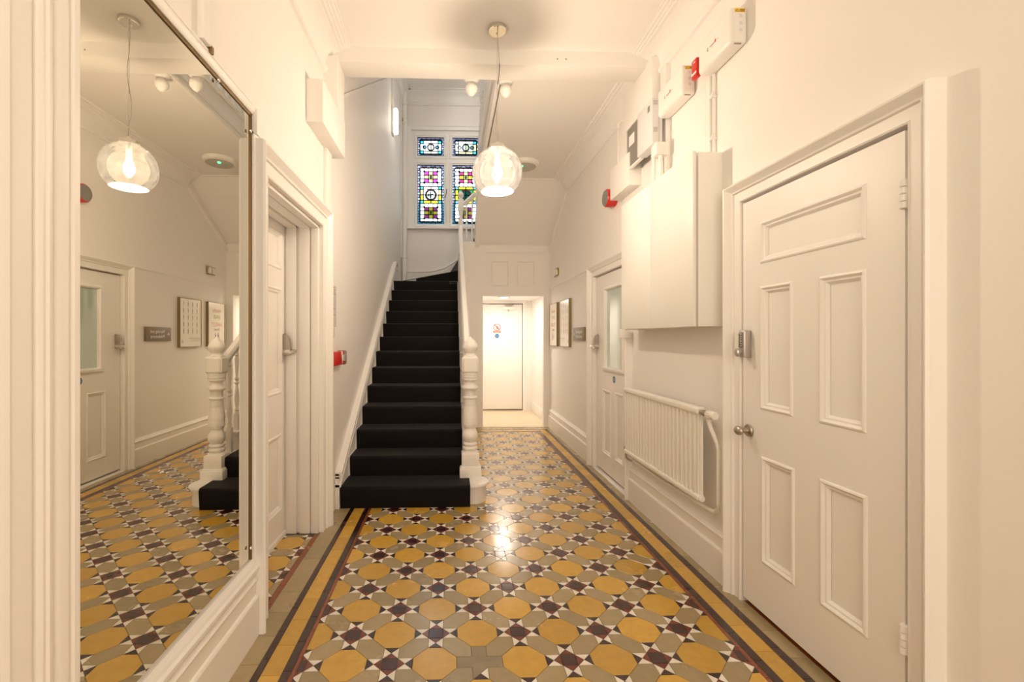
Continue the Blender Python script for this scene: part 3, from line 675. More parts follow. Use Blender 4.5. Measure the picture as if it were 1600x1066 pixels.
def stained(lt, top, var):
    a, b, z0, z1 = lt; W, H_ = b - a, z1 - z0; mp = FW(WY)
    P = MB(); Ld = MB(); lw = .0074
    def bar(u0, v0, u1, v1, t=lw, mi=0):
        d = Vector((u1 - u0, v1 - v0)); L_ = d.length; d /= L_; n = Vector((-d.y, d.x)) * t
        Ld.prism([mp(u0 + n.x, v0 + n.y, -.004), mp(u1 + n.x, v1 + n.y, -.004), mp(u1 - n.x, v1 - n.y, -.004), mp(u0 - n.x, v0 - n.y, -.004)], (0, -.008, 0), mi)
    def X(u): return a + u * W
    def Y(v): return z1 - v * H_
    def pane(u0, v0, u1, v1, col, t=lw):
        x0, x1, y0, y1 = X(u0), X(u1), Y(v1), Y(v0)
        P.face([mp(x0, y0, 0), mp(x1, y0, 0), mp(x1, y1, 0), mp(x0, y1, 0)], PK.index(col))
        for s in ((x0, y0, x1, y0), (x0, y1, x1, y1), (x0, y0, x0, y1), (x1, y0, x1, y1)): bar(*s, t)
    def diamond(u, v, r, col, dd=.002):
        pts = [(X(u) + r, Y(v)), (X(u), Y(v) + r), (X(u) - r, Y(v)), (X(u), Y(v) - r)]
        P.face([mp(x, y, dd) for x, y in pts], PK.index(col))
        for i in range(4): bar(*pts[i], *pts[(i + 1) % 4], lw * .7)
    def roundel(u, v, r, col, ring, red=False):
        n = 22; P.face([mp(X(u) + r * math.cos(2 * PI * k / n), Y(v) + r * math.sin(2 * PI * k / n), .003) for k in range(n)], PK.index(col))
        for k in range(n):
            a0, a1 = 2 * PI * k / n, 2 * PI * (k + 1) / n
            bar(X(u) + r * math.cos(a0), Y(v) + r * math.sin(a0), X(u) + r * math.cos(a1), Y(v) + r * math.sin(a1), ring, 0)
            if red: bar(X(u) + (r + .018) * math.cos(a0), Y(v) + (r + .018) * math.sin(a0), X(u) + (r + .018) * math.cos(a1), Y(v) + (r + .018) * math.sin(a1), .008, 1)
    bu = .046; bv = bu * W / H_
    def edge_col(v): return 'lav' if v < .12 else ('lblue' if v < .62 else ('sky' if v < .75 else 'blue'))
    if top: edge = lambda v: 'lav' if v < .3 else ('lblue' if v < .8 else 'teal')
    else: edge = edge_col
    n = 6 if top else 20
    for k in range(n):
        v0, v1 = bv * 2 + (1 - 4 * bv) * k / n, bv * 2 + (1 - 4 * bv) * (k + 1) / n
        for u in (0, bu, 1 - 2 * bu, 1 - bu):
            inner = u in (bu, 1 - 2 * bu); pane(u, v0, u + bu, v1, 'white' if inner and (k % 2) and v0 < .6 else edge(v0), lw * .8)
    m_ = 6
    for k in range(m_):
        u0, u1 = k / m_, (k + 1) / m_
        pane(u0, 0, u1, bv, 'lav', lw * .8); pane(u0, bv, u1, 2 * bv, 'lblue' if top or k % 2 else 'white', lw * .8)
        pane(u0, 1 - bv, u1, 1, 'teal' if top else 'blue', lw * .8); pane(u0, 1 - 2 * bv, u1, 1 - bv, 'lblue' if top else 'teal', lw * .8)
    iu0, iu1, iv0, iv1 = 2 * bu, 1 - 2 * bu, 2 * bv, 1 - 2 * bv
    for s in ((iu0, iv0, iu1, iv0), (iu0, iv1, iu1, iv1), (iu0, iv0, iu0, iv1), (iu1, iv0, iu1, iv1)):
        bar(X(s[0]), Y(s[1]), X(s[2]), Y(s[3]), .0125, 0)
        cu_, cv_ = (iu0 + iu1) / 2, (iv0 + iv1) / 2
        k = .985
        bar(X(cu_ + (s[0] - cu_) * k), Y(cv_ + (s[1] - cv_) * (.975 if not top else .95)), X(cu_ + (s[2] - cu_) * k), Y(cv_ + (s[3] - cv_) * (.975 if not top else .95)), .0045, 1)
    def U(t): return iu0 + (iu1 - iu0) * t
    if top:
        def V(t): return iv0 + (iv1 - iv0) * t
        cy1, cy2 = ('cyan', 'cyan') if not var else ('lblue', 'cyan')
        pane(U(0), V(0), U(.17), V(.24), cy1); pane(U(.83), V(0), U(1), V(.24), cy2); pane(U(0), V(.76), U(.17), V(1), cy1); pane(U(.83), V(.76), U(1), V(1), cy2)
        pane(U(0), V(.24), U(.17), V(.76), 'white' if not var else 'cream'); pane(U(.83), V(.24), U(1), V(.76), 'cream' if not var else 'pyellow')
        for (u0, u1) in ((.17, .5), (.5, .83)):
            pane(U(u0), V(0), U(u1), V(.22), 'white'); pane(U(u0), V(.78), U(u1), V(1), 'cream' if not var else 'pyellow')
            pane(U(u0), V(.22), U(u1), V(.78), 'white' if not var else ('pgreen' if u0 > .3 else 'white'))
        roundel(.5, .5, .060, 'cream', .013); roundel(.5 - .235, .5, .030, 'sky' if not var else 'white', .010); roundel(.5 + .235, .5, .030, 'sky' if not var else 'lblue', .010)
    else:
        def five(va, vb, cornercol, cross1, cross2, ctr):
            for i in range(5):
                for j in range(5):
                    u0, u1 = U(i / 5), U((i + 1) / 5); v0, v1 = va + (vb - va) * j / 5, va + (vb - va) * (j + 1) / 5
                    col = 'white' if (i * 3 + j) % 4 else ('pgreen' if vb > .8 else 'white')
                    if i in (1, 3) and j in (1, 3): col = cornercol
                    if (i == 2 and j in (1, 3)): col = cross1
                    if (j == 2 and i in (1, 3)): col = cross2
                    if i == 2 and j == 2: col = cross1
                    pane(u0, v0, u1, v1, col)
            for i in (1, 4):
                for j in (1, 4): diamond(U(i / 5), va + (vb - va) * j / 5, .022, 'amber')
            diamond(U(.5), (va + vb) / 2, .024, ctr)
        s1, s2, s3, s4 = iv0, .355, .645, iv1
        five(s1, s2, 'dpink' if var else 'pink', 'pyellow', 'yellow' if var else 'pyellow', 'cyan' if var else 'teal')
        five(s3, s4, 'plum', 'olive', 'olive', 'cyan')
        for s in (s2, s3): bar(X(iu0), Y(s), X(iu1), Y(s), .008)
        e = .16; ev = (s3 - s2) * .18; fld = 'green' if var else 'pgreen'
        yb, yt = ('yellow', 'yellow') if var else ('yellow', 'cream')
        for u0 in (0, 1 - e):
            for v0, v1 in ((s2, s2 + ev), (s3 - ev, s3)): pane(U(u0), v0, U(u0 + e), v1, 'cyan' if not var else 'sky')
            mid = (s2 + s3) / 2; pane(U(u0), s2 + ev, U(u0 + e), mid, 'yellow' if var else 'pyellow'); pane(U(u0), mid, U(u0 + e), s3 - ev, 'yellow')
        for u0, u1 in ((e, .5), (.5, 1 - e)):
            pane(U(u0), s2, U(u1), s2 + ev, yt); pane(U(u0), s3 - ev, U(u1), s3, yb)
            pane(U(u0), s2 + ev, U(u1), (s2 + s3) / 2, fld if var else 'white'); pane(U(u0), (s2 + s3) / 2, U(u1), s3 - ev, fld)
        roundel(.5, (s2 + s3) / 2, .085, 'white' if not var else 'lblue', .011, True)
        if not var:                                                   # a small painted sprig in the roundel
            mu, mv = X(.47), Y((s2 + s3) / 2)
            for (du, dv, ln, an) in ((0, 0, .05, 1.2), (.01, .0, .045, .4), (-.01, .005, .035, 2.6), (0, -.01, .05, -1.4), (.03, .015, .03, .2), (-.02, -.01, .03, 3.6), (.012, .012, .04, 1.9)):
                bar(mu + du, mv + dv, mu + du + ln * math.cos(an), mv + dv + ln * math.sin(an), .008)
        else: bar(X(.5), Y((s2 + s3) / 2) - .09, X(.5), Y(s3), lw)
    P.build('stained_glass', PMs, win, 0, recalc=False)['kind'] = 'stuff'
    Ld.build('lead_came', [M['lead'], M['redcame']], win, 0)['kind'] = 'stuff'
for i, lt in enumerate(lights): stained(lt, i > 1, i % 2)

# ================================================================== STAIRCASE
stair = empty('staircase', (-.3, 3.5, 0), 'black-carpeted staircase with white turned newel and balusters climbing to a turn', 'staircase')
NX, CXL, CXR = .166, -.822, .106
def nose(n): return NOSE0 + (n - 1) * GOING
def carpet_profile(y0, y1, zt, rh):
    """carpet over one step in (y, z): up the riser, round the nosing, back over the tread"""
    t = .012; pts = [(y0 - t + .012, zt - rh)]
    for k in range(0, 7):
        a = PI - PI / 2 * k / 6; pts.append((y0 + .012 + .024 * math.cos(a), zt - .012 + .024 * math.sin(a)))
    pts += [(y1 + .012, zt + .012), (y1 + .012, zt - .004), (y0 + .02, zt - .004), (y0 + .02, zt - rh)]
    return pts
for n in range(1, 14):
    zt = n * RISE - .012; y0 = nose(n) + .012
    y1 = nose(n + 1) if n < 13 else None
    mb = MB()
    if n == 1:
        def outline(rr, zz0, zz1, yb=3.80):
            pts = [(-.85, y0 + (.15 - rr)), (.17, y0 + (.15 - rr))]
            cy = y0 + .15
            for k in range(1, 12): a = -PI / 2 + PI * k / 12; pts.append((.17 + rr * math.cos(a), cy + rr * math.sin(a)))
            pts += [(.17, cy + rr), (-.85, cy + rr)]
            mb.prism([(x, y, zz0) for x, y in pts], (0, 0, zz1 - zz0))
        outline(.118, 0, zt - .022); outline(.136, zt - .022, zt - .018); outline(.143, zt - .018, zt - .006); outline(.137, zt - .006, zt)
        st = mb.build('step', M['gloss'], stair)
    else:
        e = y1 + .03 if y1 else 6.72
        mb.box(-.85, .205, y0, e, zt - RISE - .02, zt); mb.box(-.0, .222, y0 - .012, (y1 or 6.62) + .0, zt - .025, zt + .001, .006); st = mb.build('step', M['gloss'], stair)
    mb = MB(); xr = .155 if n == 1 else CXR
    if n < 13: pf = carpet_profile(y0 - .012, y1 + .012, zt, RISE if n > 1 else zt)
    else: pf = carpet_profile(y0 - .012, y0 + .05, zt, RISE)
    yo = -.010 if n == 1 else 0
    mb.prism([(CXL if n > 1 else -.834, y + (yo if i < 8 or i > 10 else 0), z) for i, (y, z) in enumerate(pf)], (xr - (CXL if n > 1 else -.834), 0, 0)); mb.build('carpet', M['carpet'], st, 50)
# winders round the turn
W_ = [(13, [(-.86, 6.68), (.13, 6.68), (.13, 6.74), (-.86, 7.98)]), (14, [(.13, 6.72), (.13, 6.78), (.0, BY - .01), (-.86, BY - .01), (-.86, 7.96)]), (15, [(.13, 6.76), (.26, 6.78), (.80, BY - .01), (.0, BY - .01)]), (16, [(.24, 6.78), (.37, 6.76), (1.45, 7.9), (1.45, BY - .01), (.80, BY - .01)]), (17, [(.36, 6.78), (.42, 6.66), (1.45, 6.66), (1.45, 7.9)])]
for n, p in W_:
    zt = n * RISE - .012
    mb = MB(); mb.prism([(x, y, zt - RISE - .01) for x, y in p], (0, 0, RISE + .01)); st = mb.build('step', M['gloss'], stair, 0)
    mb = MB(); mb.prism([(max(x, -.835), min(y, BY - .03), zt - (RISE if n > 13 else 0)) for x, y in p], (0, 0, .012 + (RISE if n > 13 else 0)))
    nx, ny = {13: (0, 0), 14: (-.78, -.62), 15: (-.996, -.09), 16: (-.93, .37), 17: (-.717, .697)}[n]
    for v in mb.bm.verts: v.co.x += nx * .014; v.co.y += ny * .014
    mb.build('carpet', M['carpet'], st, 0)
for n in range(18, 22):                                                # the return flight, climbing back towards the viewer
    zt = n * RISE - .012; ya = 6.67 - (n - 18) * .262; mb = MB(); mb.box(.42, 1.45, ya - .29, ya, zt - RISE, zt); st = mb.build('step', M['gloss'], stair)
    mb = MB(); mb.box(.48, 1.40, ya - .28, ya + .012, zt - RISE + .01, zt + .012, .008); mb.build('carpet', M['carpet'], st)
# wall string with its double moulding
s0, sl = .118, RISE / GOING
def zs(y): return .1644 + sl * (y - NOSE0) + s0
mb = MB(); ys = [3.45, 6.55, 6.75, 6.92, 7.05, 7.2]; zz = [zs(3.45), zs(6.55), zs(6.75) + .01, zs(6.92) + .0, zs(7.05) - .045, zs(7.05) - .06]
low = [(7.2, 1.9), (6.7, 1.9), (3.7, .0), (3.45, 0)]
mb.prism([(LX, y, z) for y, z in zip(ys, zz)] + [(LX, y, z) for y, z in low], (.03, 0, 0))
def bead(dz, r0, xo):
    for k in range(len(ys) - 1):
        mb.prism([(LX, ys[k], zz[k] - dz - r0), (LX, ys[k + 1], zz[k + 1] - dz - r0), (LX, ys[k + 1], zz[k + 1] - dz + r0), (LX, ys[k], zz[k] - dz + r0)], (xo, 0, 0))
bead(0, .013, .052); bead(.030, .006, .044); bead(.092, .009, .042); mb.build('wall_string', M['gloss'], stair, 30)
mb = MB(); bp = [(-.86, 2.50), (-.35, 2.50), (-.12, 2.56), (.06, 2.66), (.4, 2.95), (.4, 2.3), (-.86, 2.1)]
mb.prism([(x, BY, z) for x, z in bp], (0, -.02, 0))
for (x0, z0), (x1, z1) in zip(bp[:4], bp[1:5]):
    for dz, r0, t in ((0, .010, -.034), (.055, .006, -.028)): mb.prism([(x0, BY, z0 - dz - r0), (x1, BY, z1 - dz - r0), (x1, BY, z1 - dz + r0), (x0, BY, z0 - dz + r0)], (0, t, 0))
mb.build('wall_string', M['gloss'], stair, 30)
# newels
def turned(mb, x, y, prof, seg=24): mb.lathe(prof, (x, y, 0), 'z', seg)
def sq(mb, x, y, hw, z0, z1, bv=.004): mb.box(x - hw, x + hw, y - hw, y + hw, z0, z1, bv)
def chamfer_block(mb, x, y, hw, z0, z1):
    b = bmesh.new(); bmesh.ops.create_cube(b, size=1)
    for v in b.verts: v.co = Vector((x + v.co.x * 2 * hw, y + v.co.y * 2 * hw, (z0 + z1) / 2 + v.co.z * (z1 - z0)))
    bmesh.ops.bevel(b, geom=[e for e in b.edges], offset=.018, segments=1, affect='EDGES'); mb.merge(b)
BYN = 3.742
mb = MB(); sq(mb, NX, BYN, .088, .150, .238, .003); sq(mb, NX, BYN, .083, .236, .250, .006); sq(mb, NX, BYN, .071, .248, .352, .004)
b = [(.071, .352), (.064, .366), (.050, .372), (.052, .376), (.060, .380), (.062, .392), (.058, .402), (.050, .408), (.056, .414), (.060, .424), (.056, .434), (.048, .440)]
b += [(.050 + .017 * math.sin(PI * k / 8), .444 + .096 * k / 8) for k in range(9)]
b += [(.048, .545), (.046, .556), (.053, .562), (.055, .570), (.050, .578), (.062, .582), (.064, .598), (.0635, .622), (.0625, .626), (.0632, .630), (.061, .660), (.052, .735), (.0515, .738), (.0525, .741), (.047, .788), (.0465, .798), (.058, .802), (.060, .809), (.056, .816), (.047, .820), (.0465, .862), (.050, .870), (.063, .878), (.0665, .888), (.062, .900), (.050, .914), (.046, .932), (.050, .944), (.062, .952), (.064, .962), (.062, .970), (.066, .974), (.068, .986), (.066, .992), (.069, .996), (.069, 1.012), (.0, 1.012)]
turned(mb, NX, BYN, b); chamfer_block(mb, NX, BYN, .069, 1.008, 1.150)
f = [(.055, 1.146), (.055, 1.154), (.044, 1.160), (.041, 1.172), (.046, 1.182)] + [(.048 + .017 * math.sin(PI * k / 8), 1.184 + .082 * k / 8) for k in range(9)] + [(.046, 1.272), (.040, 1.278), (.030, 1.288), (.016, 1.296), (.010, 1.308), (0, 1.312)]
turned(mb, NX, BYN, f); mb.build('newel_post', M['gloss'], stair, 30)['label'] = 'large turned newel post at the foot of the stairs'
def upper_newel(x, y, zb, zt, drop, parent=None, cap=True, hw=.042):
    mb = MB(); sq(mb, x, y, hw, zb, zb + .55 if zt - zb > 1.0 else zt - .1, .004)
    if zt - zb > 1.0:
        z = zb + .55; H2 = zt - .30 - z
        turned(mb, x, y, [(hw, z - .004), (hw * .75, z + .02), (hw * .95, z + .05), (hw * .6, z + .08), (hw * .95, z + H2 * .35), (hw * .55, z + H2 * .6), (hw * .95, z + H2 * .75), (hw * .6, z + H2 * .85), (hw * .9, z + H2)], 16)
        sq(mb, x, y, hw, zt - .30, zt - .13, .006)
    turned(mb, x, y, [(hw * .7, zt - .135), (hw * .5, zt - .115)] + [(hw * (.5 + .55 * math.sin(PI * k / 8)), zt - .11 + .095 * k / 8) for k in range(9)] + [(hw * .3, zt - .012), (0, zt)], 16)
    p = mb.build('newel_post', M['gloss'], parent, 30)
    if drop:
        mb = MB(); turned(mb, x, y, [(0, zb - drop), (.012, zb - drop + .004), (.028, zb - drop + .016), (.030, zb - drop + .022), (.045, zb - drop + .040), (.048, zb - drop + .060), (.044, zb - drop + .078), (.030, zb - drop + .090), (.028, zb - drop + .100), (.047, zb - drop + .112), (.058, zb - drop + .126), (.058, zb - drop + .140), (.050, zb - drop + .152), (.052, zb + .01)] if drop > .1 else [(0, zb - drop), (.02, zb - drop + .01), (.034, zb - drop + .03), (.03, zb - drop + .045), (.018, zb - drop + .055), (.036, zb - .012), (.036, zb + .005)], 20)
        mb.build('drop_finial', M['gloss'], p, 40)
    return p
upper_newel(.160, 6.75, 1.95, 3.50, 0, stair); upper_newel(.415, 6.75, 2.205, 3.86, .075, stair)
# handrails
def rail(path, parent, hw=.034, hh=.034):
    """moulded handrail through 3D points"""
    mb = MB(); sec = [(-hw * .6, -hh), (hw * .6, -hh), (hw * .75, -hh * .3), (hw, 0), (hw, hh * .5), (hw * .6, hh), (-hw * .6, hh), (-hw, hh * .5), (-hw, 0), (-hw * .75, -hh * .3)]; rows = []
    P = [Vector(p) for p in path]
    for i, p in enumerate(P):
        t = (P[min(i + 1, len(P) - 1)] - P[max(i - 1, 0)]).normalized(); sd = t.cross(Vector((0, 0, 1))).normalized(); up = sd.cross(t)
        rows.append([mb.bm.verts.new(p + sd * a + up * b_) for a, b_ in sec])
    for a, b_ in zip(rows, rows[1:]):
        for k in range(len(sec)): mb.bm.faces.new([a[k], a[(k + 1) % len(sec)], b_[(k + 1) % len(sec)], b_[k]])
    mb.bm.faces.new(rows[0][::-1]); mb.bm.faces.new(rows[-1]); return mb.build('handrail', M['gloss'], parent, 40)
def zr(y): return 1.085 + sl * (y - 3.80)
rail([(.150, BYN + .06, zr(BYN + .06)), (.150, 5.2, zr(5.2)), (.152, 6.45, zr(6.45)), (.160, 6.68, zr(6.68) + .02), (.160, 6.72, zr(6.72) + .04)], stair)
rail([(.20, 6.75, 3.30), (.38, 6.75, 3.46)], stair, .03, .03); rail([(.41, 6.70, 3.62), (.41, 5.66, 4.24)], stair, .03, .03)
# balusters: one turned pattern at two lengths
def baluster_mesh(hgt, base=.16, r=.021):
    mb = MB(); sq(mb, 0, 0, r, 0, base, .002); t = hgt - base
    mb.lathe([(r, base - .002), (r * .95, base + .006), (r * .6, base + .02), (r * .95, base + .03), (r * .55, base + .045), (r * .85, base + t * .16), (r * .98, base + t * .24), (r * .7, base + t * .33), (r * .5, base + t * .42), (r * .5, base + t * .44), (r * .95, base + t * .455), (r * .95, base + t * .475), (r * .55, base + t * .49), (r * .95, base + t * .53), (r * .5, base + t * .56), (r * .62, base + t * .62), (r * .95, base + t * .84), (r * .6, base + t * .87), (r * .95, base + t * .89), (r * .7, base + t * .92), (r * .7, hgt)], (0, 0, 0), 'z', 12)
    return mb.mesh('baluster', M['gloss'], 40)
zt1 = 2 * RISE; hA = zr(nose(2) + .075) - .034 - zt1; hB = zr(nose(2) + .205) - .034 - zt1
bA, bB = baluster_mesh(hA, .15), baluster_mesh(hB, .21)
so = ORIGIN[stair.name]
for n in range(2, 13):
    for me, dy in ((bA, .075), (bB, .205)):
        if n == 2 and dy < .1: continue
        put('baluster', me, stair, Vector((.160, nose(n) + dy, n * RISE - .012)) - so)
bW = baluster_mesh(.86, .2, .017)
for x, z in ((.245, 2.50), (.33, 2.53)): put('baluster', bW, stair, Vector((x, 6.75, z)) - so)
mb = MB(); mb.box(.19, .39, 6.72, 6.78, 2.16, 2.50, .004); mb.prism([(.19, 6.715, 2.22), (.39, 6.715, 2.36), (.39, 6.715, 2.39), (.19, 6.715, 2.25)], (0, .01, 0))
mb.prism([(.36, 6.72, 2.50), (.36, 5.62, 3.24), (.36, 5.62, 3.55), (.36, 6.72, 2.86)], (.06, 0, 0)); mb.build('outer_string', M['gloss'], stair)
bR = baluster_mesh(.72, .12, .018)
for k in range(7): put('baluster', bR, stair, Vector((.41, 6.60 - k * .135, 2.93 + k * .0805)) - so)
# landing balustrade above the back hall
lb = empty('landing_balustrade', (.40, 4.4, 3.28), 'white balustrade of the upper landing with moulded string, high above the back hall', 'balustrade')
mb = MB(); mb.sweep([(3.36, 3.275), (5.66, 3.275)], [(0, 0), (0, .028), (.016, .034), (.03, .022), (.055, .022), (.06, .030), (.075, .034), (.085, .024), (.10, .014), (.24, .014), (.245, .030), (.262, .036), (.275, .03), (.278, 0)], lambda u, v, d: (.385 - d, u, v)); mb.build('landing_string', M['gloss'], lb, 20)
mb = MB(); mb.box(.345, .43, 3.36, 5.66, 3.53, 3.553); mb.build('landing_nosing', M['gloss'], lb)
bL = baluster_mesh(.84, .20, .027); lo = ORIGIN[lb.name]
for k in range(16): put('baluster', bL, lb, Vector((.383, 3.60 + k * .128, 3.552)) - lo)
rail([(.40, 3.45, 4.42), (.40, 5.70, 4.42)], lb)
rail([(.20, 3.45, 4.42), (.40, 3.45, 4.42)], lb)
upper_newel(.426, 3.455, 3.31, 4.55, .165, lb, hw=.05); upper_newel(.162, 3.437, 3.31, 4.55, .168, lb, hw=.05)
mb = MB(); mb.box(LX, .42, 3.35, 3.41, 3.30, 3.56, .004); mb.build('landing_trimmer', M['gloss'], lb)

# ================================================================== MIRROR
mi = empty('wall_mirror', (LX, 1.5, .30), 'tall frameless-looking mirror in a white surround on the left wall', 'mirror')
mb = MB(); mb.box(LX - .006, LX + .002, .99, 1.985, .338, 2.262); mb.build('mirror_glass', M['mirror'], mi, 0)
mb = MB(); mb.sweep([(.99, 2.262), (1.993, 2.262)], [(0, 0), (0, .006), (.010, .007), (.010, 0)], LW); mb.build('top_channel', M['bronze'], mi)
mb = MB(); mb.sweep([(.99, 2.272), (2.0, 2.272)], [(0, 0), (0, .012), (.008, .018), (.022, .022), (.034, .018), (.040, .012), (.044, 0)], LW); mb.sweep([(.99, 2.321), (2.0, 2.321)], [(-.005, 0), (-.005, .012), (.006, .012), (.006, 0)], LW); mb.build('top_rail', M['gloss'], mi, 25)
mb = MB(); mb.box(LX, LX + .008, 1.985, 1.993, .338, 2.272); mb.build('edge_channel', M['bronze'], mi)
mb = MB(); mb.sweep([(1.994, .28), (1.994, 2.20)], [(0, 0), (0, .014), (-.006, .018), (-.034, .022), (-.036, .028), (-.044, .028), (-.046, 0)], LW); mb.box(LX, LX + .03, 1.994, 2.03, 2.19, 2.30, .003); mb.build('side_stile', M['gloss'], mi, 25)
mb = MB(); mb.sweep([(.99, .276), (2.04, .276)], [(0, 0), (0, .028), (.012, .036), (.026, .036), (.032, .026), (.044, .022), (.050, .016), (.062, .010), (.062, 0)], LW); mb.build('bottom_rail', M['gloss'], mi, 25)
for y, z in ((1.972, .395), (1.969, 2.19), (1.70, 2.255)):
    mb = MB(); mb.lathe([(0, 0), (.008, 0), (.007, .004), (0, .006)], (LX + .012, y, z), 'x', 12); mb.build('mirror_clip', M['chrome'], mi)
mb = MB(); mb.box(LX, LX + .026, 1.575, 1.625, 2.33, 3.14, .003); tag(mb.build('cable_trunking', M['gloss']), 'slim white vertical trunking on the wall above the mirror', 'trunking')
mb = MB(); mb.box(LX, LX + .02, 1.632, 1.655, 2.318, 2.345, .003); tag(mb.build('cable_clip', M['bronze']), 'tiny dark bracket on the wall above the mirror', 'bracket')

# ================================================================== PENDANT
PX_, PY_, PZ_ = .308, 2.939, 2.38
pn = empty('pendant_lamp', (PX_, PY_, CZ), 'seeded clear glass globe pendant hanging lit in the hall', 'lamp')
mb = MB(); mb.lathe([(.0, CZ), (.058, CZ), (.058, CZ - .022), (.054, CZ - .027), (0, CZ - .027)][::-1], (PX_, PY_, 0), 'z', 32); mb.lathe([(.006, CZ - .034), (.006, CZ - .026)], (PX_, PY_ + .018, 0), 'z', 8); mb.build('ceiling_rose', M['chrome'], pn)
R_ = .163; zc = PZ_
mb = MB(); prof = []
for k in range(0, 25):
    a = math.radians(22 + (139.5 - 22) * k / 24); prof.append((R_ * math.sin(a), zc + R_ * math.cos(a)))
inner = [(r * .985, zc + (z - zc) * .985) for r, z in prof]
full = prof + inner[::-1] + [prof[0]]
rings = [[mb.bm.verts.new((PX_ + r * math.cos(2 * PI * k / 40), PY_ + r * math.sin(2 * PI * k / 40), z)) for k in range(40)] for r, z in prof]
for a, b in zip(rings, rings[1:]):
    for k in range(40): mb.bm.faces.new([a[k], a[(k + 1) % 40], b[(k + 1) % 40], b[k]])
mb.build('globe', M['globe'], pn, 60)
mb = MB(); zb_ = zc + R_ * math.cos(math.radians(139.5)); rb = R_ * math.sin(math.radians(139.5)); mb.lathe([(0, zb_ - .012), (rb * .5, zb_ - .010), (rb * .85, zb_ - .004), (rb, zb_)], (PX_, PY_, 0), 'z', 40)
bmesh.ops.delete(mb.bm, geom=[f for f in mb.bm.faces if len(f.verts) > 10], context='FACES')
mb.build('diffuser', M['frost'], pn, 60)
mb = MB(); mb.lathe([(.0, zc + .147), (.062, zc + .147), (.062, zc + .152), (.056, zc + .172), (.02, zc + .176), (.012, zc + .20), (0, zc + .20)], (PX_, PY_, 0), 'z', 28); mb.build('cap', M['chrome'], pn)
mb = MB(); mb.lathe([(.0, zc + .06), (.016, zc + .062), (.018, zc + .147), (0, zc + .147)], (PX_, PY_, 0), 'z', 16); mb.build('lamp_holder', M['plastic'], pn)
mb = MB(); mb.lathe([(0, zc - .048), (.018, zc - .044), (.03, zc - .02), (.031, zc), (.026, zc + .024), (.015, zc + .05), (.014, zc + .062)], (PX_, PY_, 0), 'z', 20)
bulb = mb.build('bulb', M['bulb'], pn, 60)
mb = MB(); mb.tube([(PX_, PY_, CZ - .027), (PX_, PY_, zc + .198)], .0014, 6); mb.build('suspension_wire', M['satin'], pn)
mb = MB(); pts = []
for k in range(22):
    t = k / 21; pts.append((PX_ + .004 + .018 * math.sin(t * PI * 2.2) * (1 - .2 * t) * math.sin(PI * t), PY_ + .016 - .016 * t + .02 * math.sin(t * PI * 3) * math.sin(PI * t), CZ - .027 + (zc + .195 - CZ + .027) * t))
mb.tube(pts, .0026, 6); mb.build('flex', M['clear'], pn)

# ================================================================== RIGHT WALL: cabinet, radiator, electrics
cb = empty('wall_cabinet', (1.38, 2.885, 1.36), 'large white two-door wall cabinet above the radiator', 'cabinet')
mb = MB(); mb.box(1.328, RX, 2.374, 3.392, 1.362, 2.297, .002); mb.build('carcass', M['cabinet'], cb)
mb = MB(); mb.box(1.300, 1.318, 2.378, 2.893, 1.362, 2.302, .0015); mb.build('door', M['cabinet'], cb)
mb = MB(); mb.box(1.3015, 1.3195, 2.896, 3.392, 1.365, 2.302, .0015); mb.build('door', M['cabinet'], cb)

rd = empty('radiator', (1.40, 2.96, .40), 'white ribbed panel radiator on the right wall under the cabinet', 'radiator')
mb = MB(); pr = []; n = 22; y0, y1 = 2.44, 3.485
for k in range(n):
    a = y0 + (y1 - y0) * k / n; s = (y1 - y0) / n
    pr += [(a + s * .10, .0), (a + s * .24, -.016), (a + s * .62, -.016), (a + s * .76, 0)]
f1 = [mb.bm.verts.new((1.362 - d, y, .432)) for y, d in pr]; f2 = [mb.bm.verts.new((1.362 - d, y, .885)) for y, d in pr]
for j in range(len(pr) - 1): mb.bm.faces.new([f1[j], f1[j + 1], f2[j + 1], f2[j]])
mb.box(1.375, 1.392, y0, y1, .43, .89); mb.build('ribbed_panel', M['radiator'], rd, 25)
mb = MB(); mb.box(1.352, 1.402, y0 - .004, y1 + .004, .878, .918, .012, 3); mb.box(1.356, 1.398, y0 - .004, y1 + .004, .402, .436, .010, 3); mb.build('header', M['radiator'], rd)
for y in (2.62, 3.3):
    mb = MB(); mb.box(1.39, RX - .001, y - .02, y + .02, .48, .84); mb.build('bracket', M['radiator'], rd)
mb = MB(); mb.lathe([(0, 0), (.013, 0), (.013, .03), (.018, .032), (.018, .05), (.011, .052), (.011, .062), (0, .062)], (1.378, 2.436, .892), '-y', 14); mb.build('valve_body', M['satin'], rd)
mb = MB(); mb.lathe([(0, .06), (.017, .06), (.020, .066), (.0205, .10), (.018, .108), (.022, .112), (.022, .128), (.019, .133), (0, .134)], (1.378, 2.436, .892), '-y', 20); vh = mb.build('valve_head', M['plastic'], rd)
mb = MB()
for k in range(12): a = 2 * PI * k / 12; mb.box(1.378 + .0205 * math.cos(a) - .002, 1.378 + .0205 * math.cos(a) + .002, 2.338, 2.37, .892 + .0205 * math.sin(a) - .002, .892 + .0205 * math.sin(a) + .002)
mb.build('valve_rib', M['plastic'], vh)
mb = MB(); mb.lathe([(0, 0), (.017, 0), (.017, .012), (.008, .012), (.008, .016), (0, .016)], (1.378, 2.438, .418), '-y', 16); mb.build('blanking_plug', M['plastic'], rd)
mb = MB(); pts = [(1.392, 2.40, .878), (1.40, 2.385, .82), (1.418, 2.352, .74), (1.422, 2.345, .70), (1.422, 2.345, .42), (1.422, 2.355, .385), (1.422, 2.385, .362), (1.422, 2.43, .358), (1.422, 2.95, .345), (1.424, 3.46, .34)]
mb.tube(pts, .0115, 10); mb.build('supply_pipe', M['radiator'], rd, 60)
